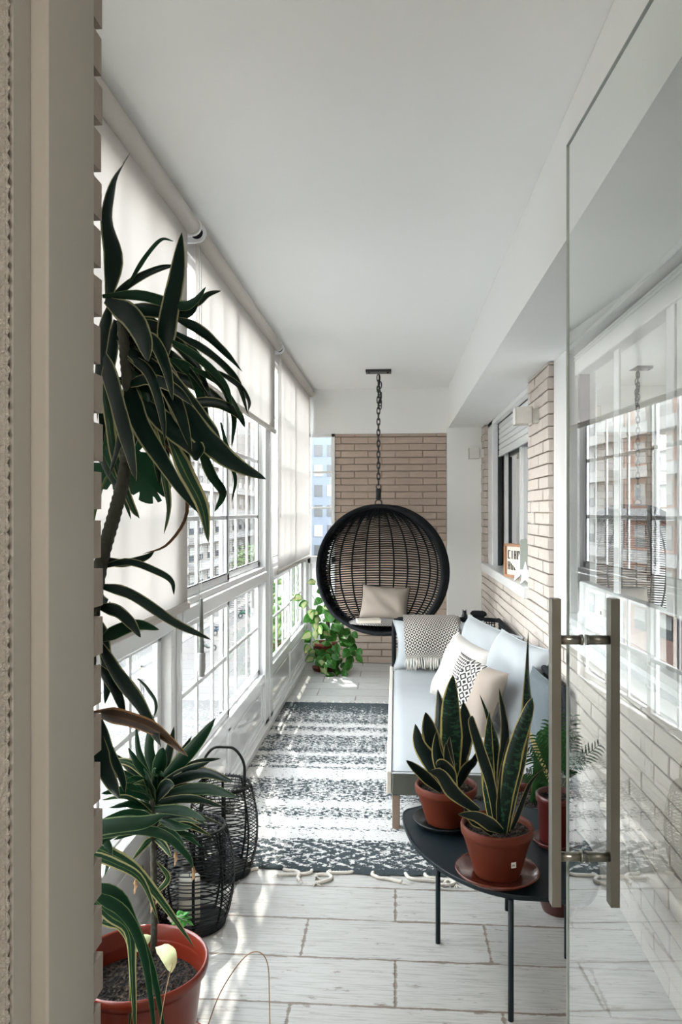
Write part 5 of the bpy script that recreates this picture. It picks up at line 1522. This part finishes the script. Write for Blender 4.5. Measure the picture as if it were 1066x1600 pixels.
# ---------------------------------------------------------------- the street outside
GZ = -9.6
def street():
    g = MB().box((-60, -40, GZ-.3), (60, 260, GZ)).build('floor_street', pbr('pale_asphalt', (.060, .061, .062), .9, var=.08, vscale=.4)); tag(g, kind='structure')
    kb = MB().box((-18.5, -30, GZ), (-17.9, 200, GZ+.14)); kb = kb.build('trim_3', pbr('kerb_stone', (.12, .12, .12), .9)); tag(kb, kind='structure')
    pv = MB().box((-24, -30, GZ), (-18.5, 200, GZ+.12)).build('trim_4', pbr('pavement', (.085, .085, .082), .9)); tag(pv, kind='structure')
    wmat = pbr('street_window_glass', (.03, .036, .04), .25)
    shut = pbr('street_blind', (.20, .205, .20), .7)
    bal = pbr('balcony_white', (.22, .22, .215), .7)
    cols = [(.27, .26, .245), (.26, .15, .115), (.30, .30, .295), (.22, .215, .20), (.27, .26, .245), (.19, .15, .13)]
    labels = ['grey beige apartment block across the street seen through the near windows', 'terracotta coloured apartment block across the street', 'white apartment block across the street behind the bead chain',
              'stone coloured apartment block farther along the street', 'cream apartment block well along the street', 'brown apartment block at the far end of the street']
    y = 14
    for i, cc in enumerate(cols):
        L = 24; H = 24+(i*37 % 7)
        t = thing('apartment_building', (-26, y+L/2, GZ), labels[i], 'building')
        MB().box((-34, y, GZ), (-24, y+L-.3, GZ+H)).build('facade', pbr('facade_%s' % 'abcdef'[i], tuple(q*.7 for q in cc), .9), t)
        nf = 6
        for f in range(nf):
            for k in range(5):
                yy = y+2.0+k*4.4; zz = GZ+2.0+f*3.2
                wdo = MB().box((-24.02, yy, zz), (-23.96, yy+2.0, zz+1.7)).build('window', wmat, t)
                MB().box((-23.95, yy, zz+.75), (-23.9, yy+2.0, zz+1.7)).build('blind', shut, wdo)
        for f in range(1, nf): MB().box((-24, y+1, GZ+.9+f*3.2), (-23.1, y+L-1.5, GZ+1.75+f*3.2)).build('balcony', bal, t)
        y += L
    # tower closing the street
    t = thing('apartment_building', (-10, 128, GZ), 'blue-grey tower block seen through the narrow end window', 'building')
    MB().box((-17.5, 122, GZ), (-5, 136, GZ+34)).build('facade', pbr('tower_blue_grey', (.10, .12, .15), .8), t)
    for f in range(9):
        for k in range(6):
            MB().box((-17+k*2.05, 121.9, GZ+4+f*3.2), (-17+k*2.05+1.3, 122.02, GZ+5.8+f*3.2)).build('window', wmat if (f+k) % 3 else bal, t)
    t = thing('apartment_building', (-2, 150, GZ), 'pale low building beside the tower at the end of the street', 'building')
    MB().box((-23, 150, GZ), (12, 160, GZ+13)).build('facade', pbr('pale_end_block', (.28, .28, .27), .9), t)
    for k in range(8): MB().box((-22+k*4, 149.9, GZ+7), (-20+k*4, 150.02, GZ+9)).build('window', wmat, t)
    # trees
    rn = random.Random(40)
    for (x, y0, h, r, lab) in ((-4.15, 30, 8.4, 1.3, 'leafy street tree outside the far bay'), (-6.0, 46, 8.0, 1.8, 'leafy street tree farther up the street'), (-16.5, 88, 7, 2.4, 'street tree by the far pavement')):
        t = thing('street_tree', (x, y0, GZ), lab, 'tree')
        MB().tube([(x, y0, GZ), (x+.1, y0, GZ+h*.5), (x, y0, GZ+h*.8)], [.16, .12, .05], 8).build('trunk', M['stem'], t)
        m = MB()
        for k in range(900):
            a = rn.uniform(0, 2*PI); b = math.acos(rn.uniform(-1, 1)); q = r*rn.uniform(.3, 1)**.5
            p = Vector((x+q*math.sin(b)*math.cos(a), y0+q*math.sin(b)*math.sin(a), GZ+h*.78+q*math.cos(b)*.9))
            s = rn.uniform(.10, .22); n0 = len(m.v)
            u = Vector((rn.uniform(-1,1), rn.uniform(-1,1), rn.uniform(-1,1))).normalized(); v = u.cross(Vector((rn.uniform(-1,1), rn.uniform(-1,1), rn.uniform(-1,1)))).normalized()
            m.v += [p-u*s, p-v*s*.6, p+u*s, p+v*s*.6]; m.face([n0, n0+1, n0+2, n0+3])
        m.build('foliage', M['tree'], t)
    # parked motor scooters and a passer-by
    def scooter(x, y, ang, label, c):
        t = thing('motor_scooter', (x, y, GZ), label, 'scooter')
        rot = Matrix.Rotation(ang, 3, 'Z'); o = Vector((x, y, GZ))
        P = lambda a, b, z: o + rot @ Vector((a, b, z))
        dk = pbr('scooter_body', c, .3)
        for a in (-.62, .62):
            m = MB(); m.tube([P(a+.22*math.cos(k*PI/10), 0, .25+.22*math.sin(k*PI/10)) for k in range(20)], .06, 8, closed=True); m.build('wheel', M['gasket'], t)
        MB().tube([P(-.7, 0, .45), P(-.4, 0, .62), P(0, 0, .5), P(.15, 0, .32), P(.45, 0, .35), P(.55, 0, .8)], [.1, .17, .15, .10, .10, .12], 10).build('bodywork', dk, t)
        MB().tube([P(-.65, 0, .8), P(-.1, 0, .78)], .12, 8, flat=.5).build('seat', M['gasket'], t)
        m = MB(); m.tube([P(.5, 0, .75), P(.42, 0, 1.05)], .03, 6); m.tube([P(.42, -.3, 1.08), P(.42, .3, 1.08)], .02, 6); m.build('handlebar', M['black_metal'], t)
        MB().tube([P(.52, 0, 1.0), P(.48, 0, 1.45)], [.18, .14], 8, flat=.15).build('windscreen', M['grey_card'], t)
    q = lambda px, py: (lambda s: (((px-533)/1200*CT-ST)*s, ((px-533)/1200*ST+CT)*s))((GZ-CAM_Z)/((800-py)/1200))
    x, y = q(322, 1018); scooter(x, y, .6, 'dark motor scooter parked in the street below the middle window', (.03, .05, .05))
    x, y = q(345, 992); scooter(x, y, .9, 'second dark scooter parked a little farther up the street', (.03, .05, .08))
    x, y = q(384, 965); scooter(x, y, .7, 'green scooter parked farthest up the street', (.02, .08, .05))
    # person walking, white shirt
    x, y = q(222, 1085)
    t = thing('person', (x, y, GZ), 'person in a white shirt and dark trousers walking down in the street', 'person')
    me = bpy.data.meshes.new('body'); 
    J = [(0,0,.95),(0,0,1.15),(0,0,1.38),(0,0,1.50),(0,0,1.60),(0,0,1.72), (.17,0,1.38),(.24,.02,1.12),(.25,-.1,.88), (-.17,0,1.38),(-.24,-.02,1.12),(-.25,-.12,.88), (.09,0,.90),(.11,-.12,.50),(.11,.02,.08),(.11,-.12,.04), (-.09,0,.90),(-.11,.12,.50),(-.11,.28,.10),(-.11,.16,.04)]
    Ed = [(0,1),(1,2),(2,3),(3,4),(4,5),(2,6),(6,7),(7,8),(2,9),(9,10),(10,11),(0,12),(12,13),(13,14),(14,15),(0,16),(16,17),(17,18),(18,19)]
    Rd = [.14,.14,.15,.055,.09,.08,.065,.045,.035,.065,.045,.035,.10,.065,.04,.035,.10,.065,.04,.035]
    me.from_pydata([Vector(j)+Vector((x,y,GZ)) - Vector((x,y,GZ)) for j in J], Ed, [])
    bo = bpy.data.objects.new('body', me); col.objects.link(bo); bo.parent = t
    md = bo.modifiers.new('skin', 'SKIN')
    for i, r_ in enumerate(Rd): me.skin_vertices[0].data[i].radius = (r_, r_*.75 if i < 3 else r_)
    me.skin_vertices[0].data[0].use_root = True
    sb = bo.modifiers.new('sub', 'SUBSURF'); sb.levels = 2; sb.render_levels = 2
    m, n, l = new_mat('clothed_figure'); b = n['Principled BSDF']; tc_ = n.new('ShaderNodeTexCoord'); sp = n.new('ShaderNodeSeparateXYZ'); l.new(tc_.outputs['Object'], sp.inputs[0])
    cr = n.new('ShaderNodeValToRGB'); cr.color_ramp.interpolation = 'CONSTANT'
    cr.color_ramp.elements[0].color = (.05, .05, .06, 1); cr.color_ramp.elements[1].position = .55; cr.color_ramp.elements[1].color = (.75, .75, .73, 1)
    e = cr.color_ramp.elements.new(.84); e.color = (.40, .25, .18, 1)
    l.new(math_node(n, l, 'DIVIDE', sp.outputs[2], 1.75), cr.inputs[0]); l.new(cr.outputs[0], b.inputs['Base Color'])
    me.materials.append(m)
    MB().lathe([(0, -.02), (.10, 0), (.105, .06), (.07, .12), (0, .135)], (x, y+.01, GZ+1.66), 14).build('hair', M['gasket'], t)
street()
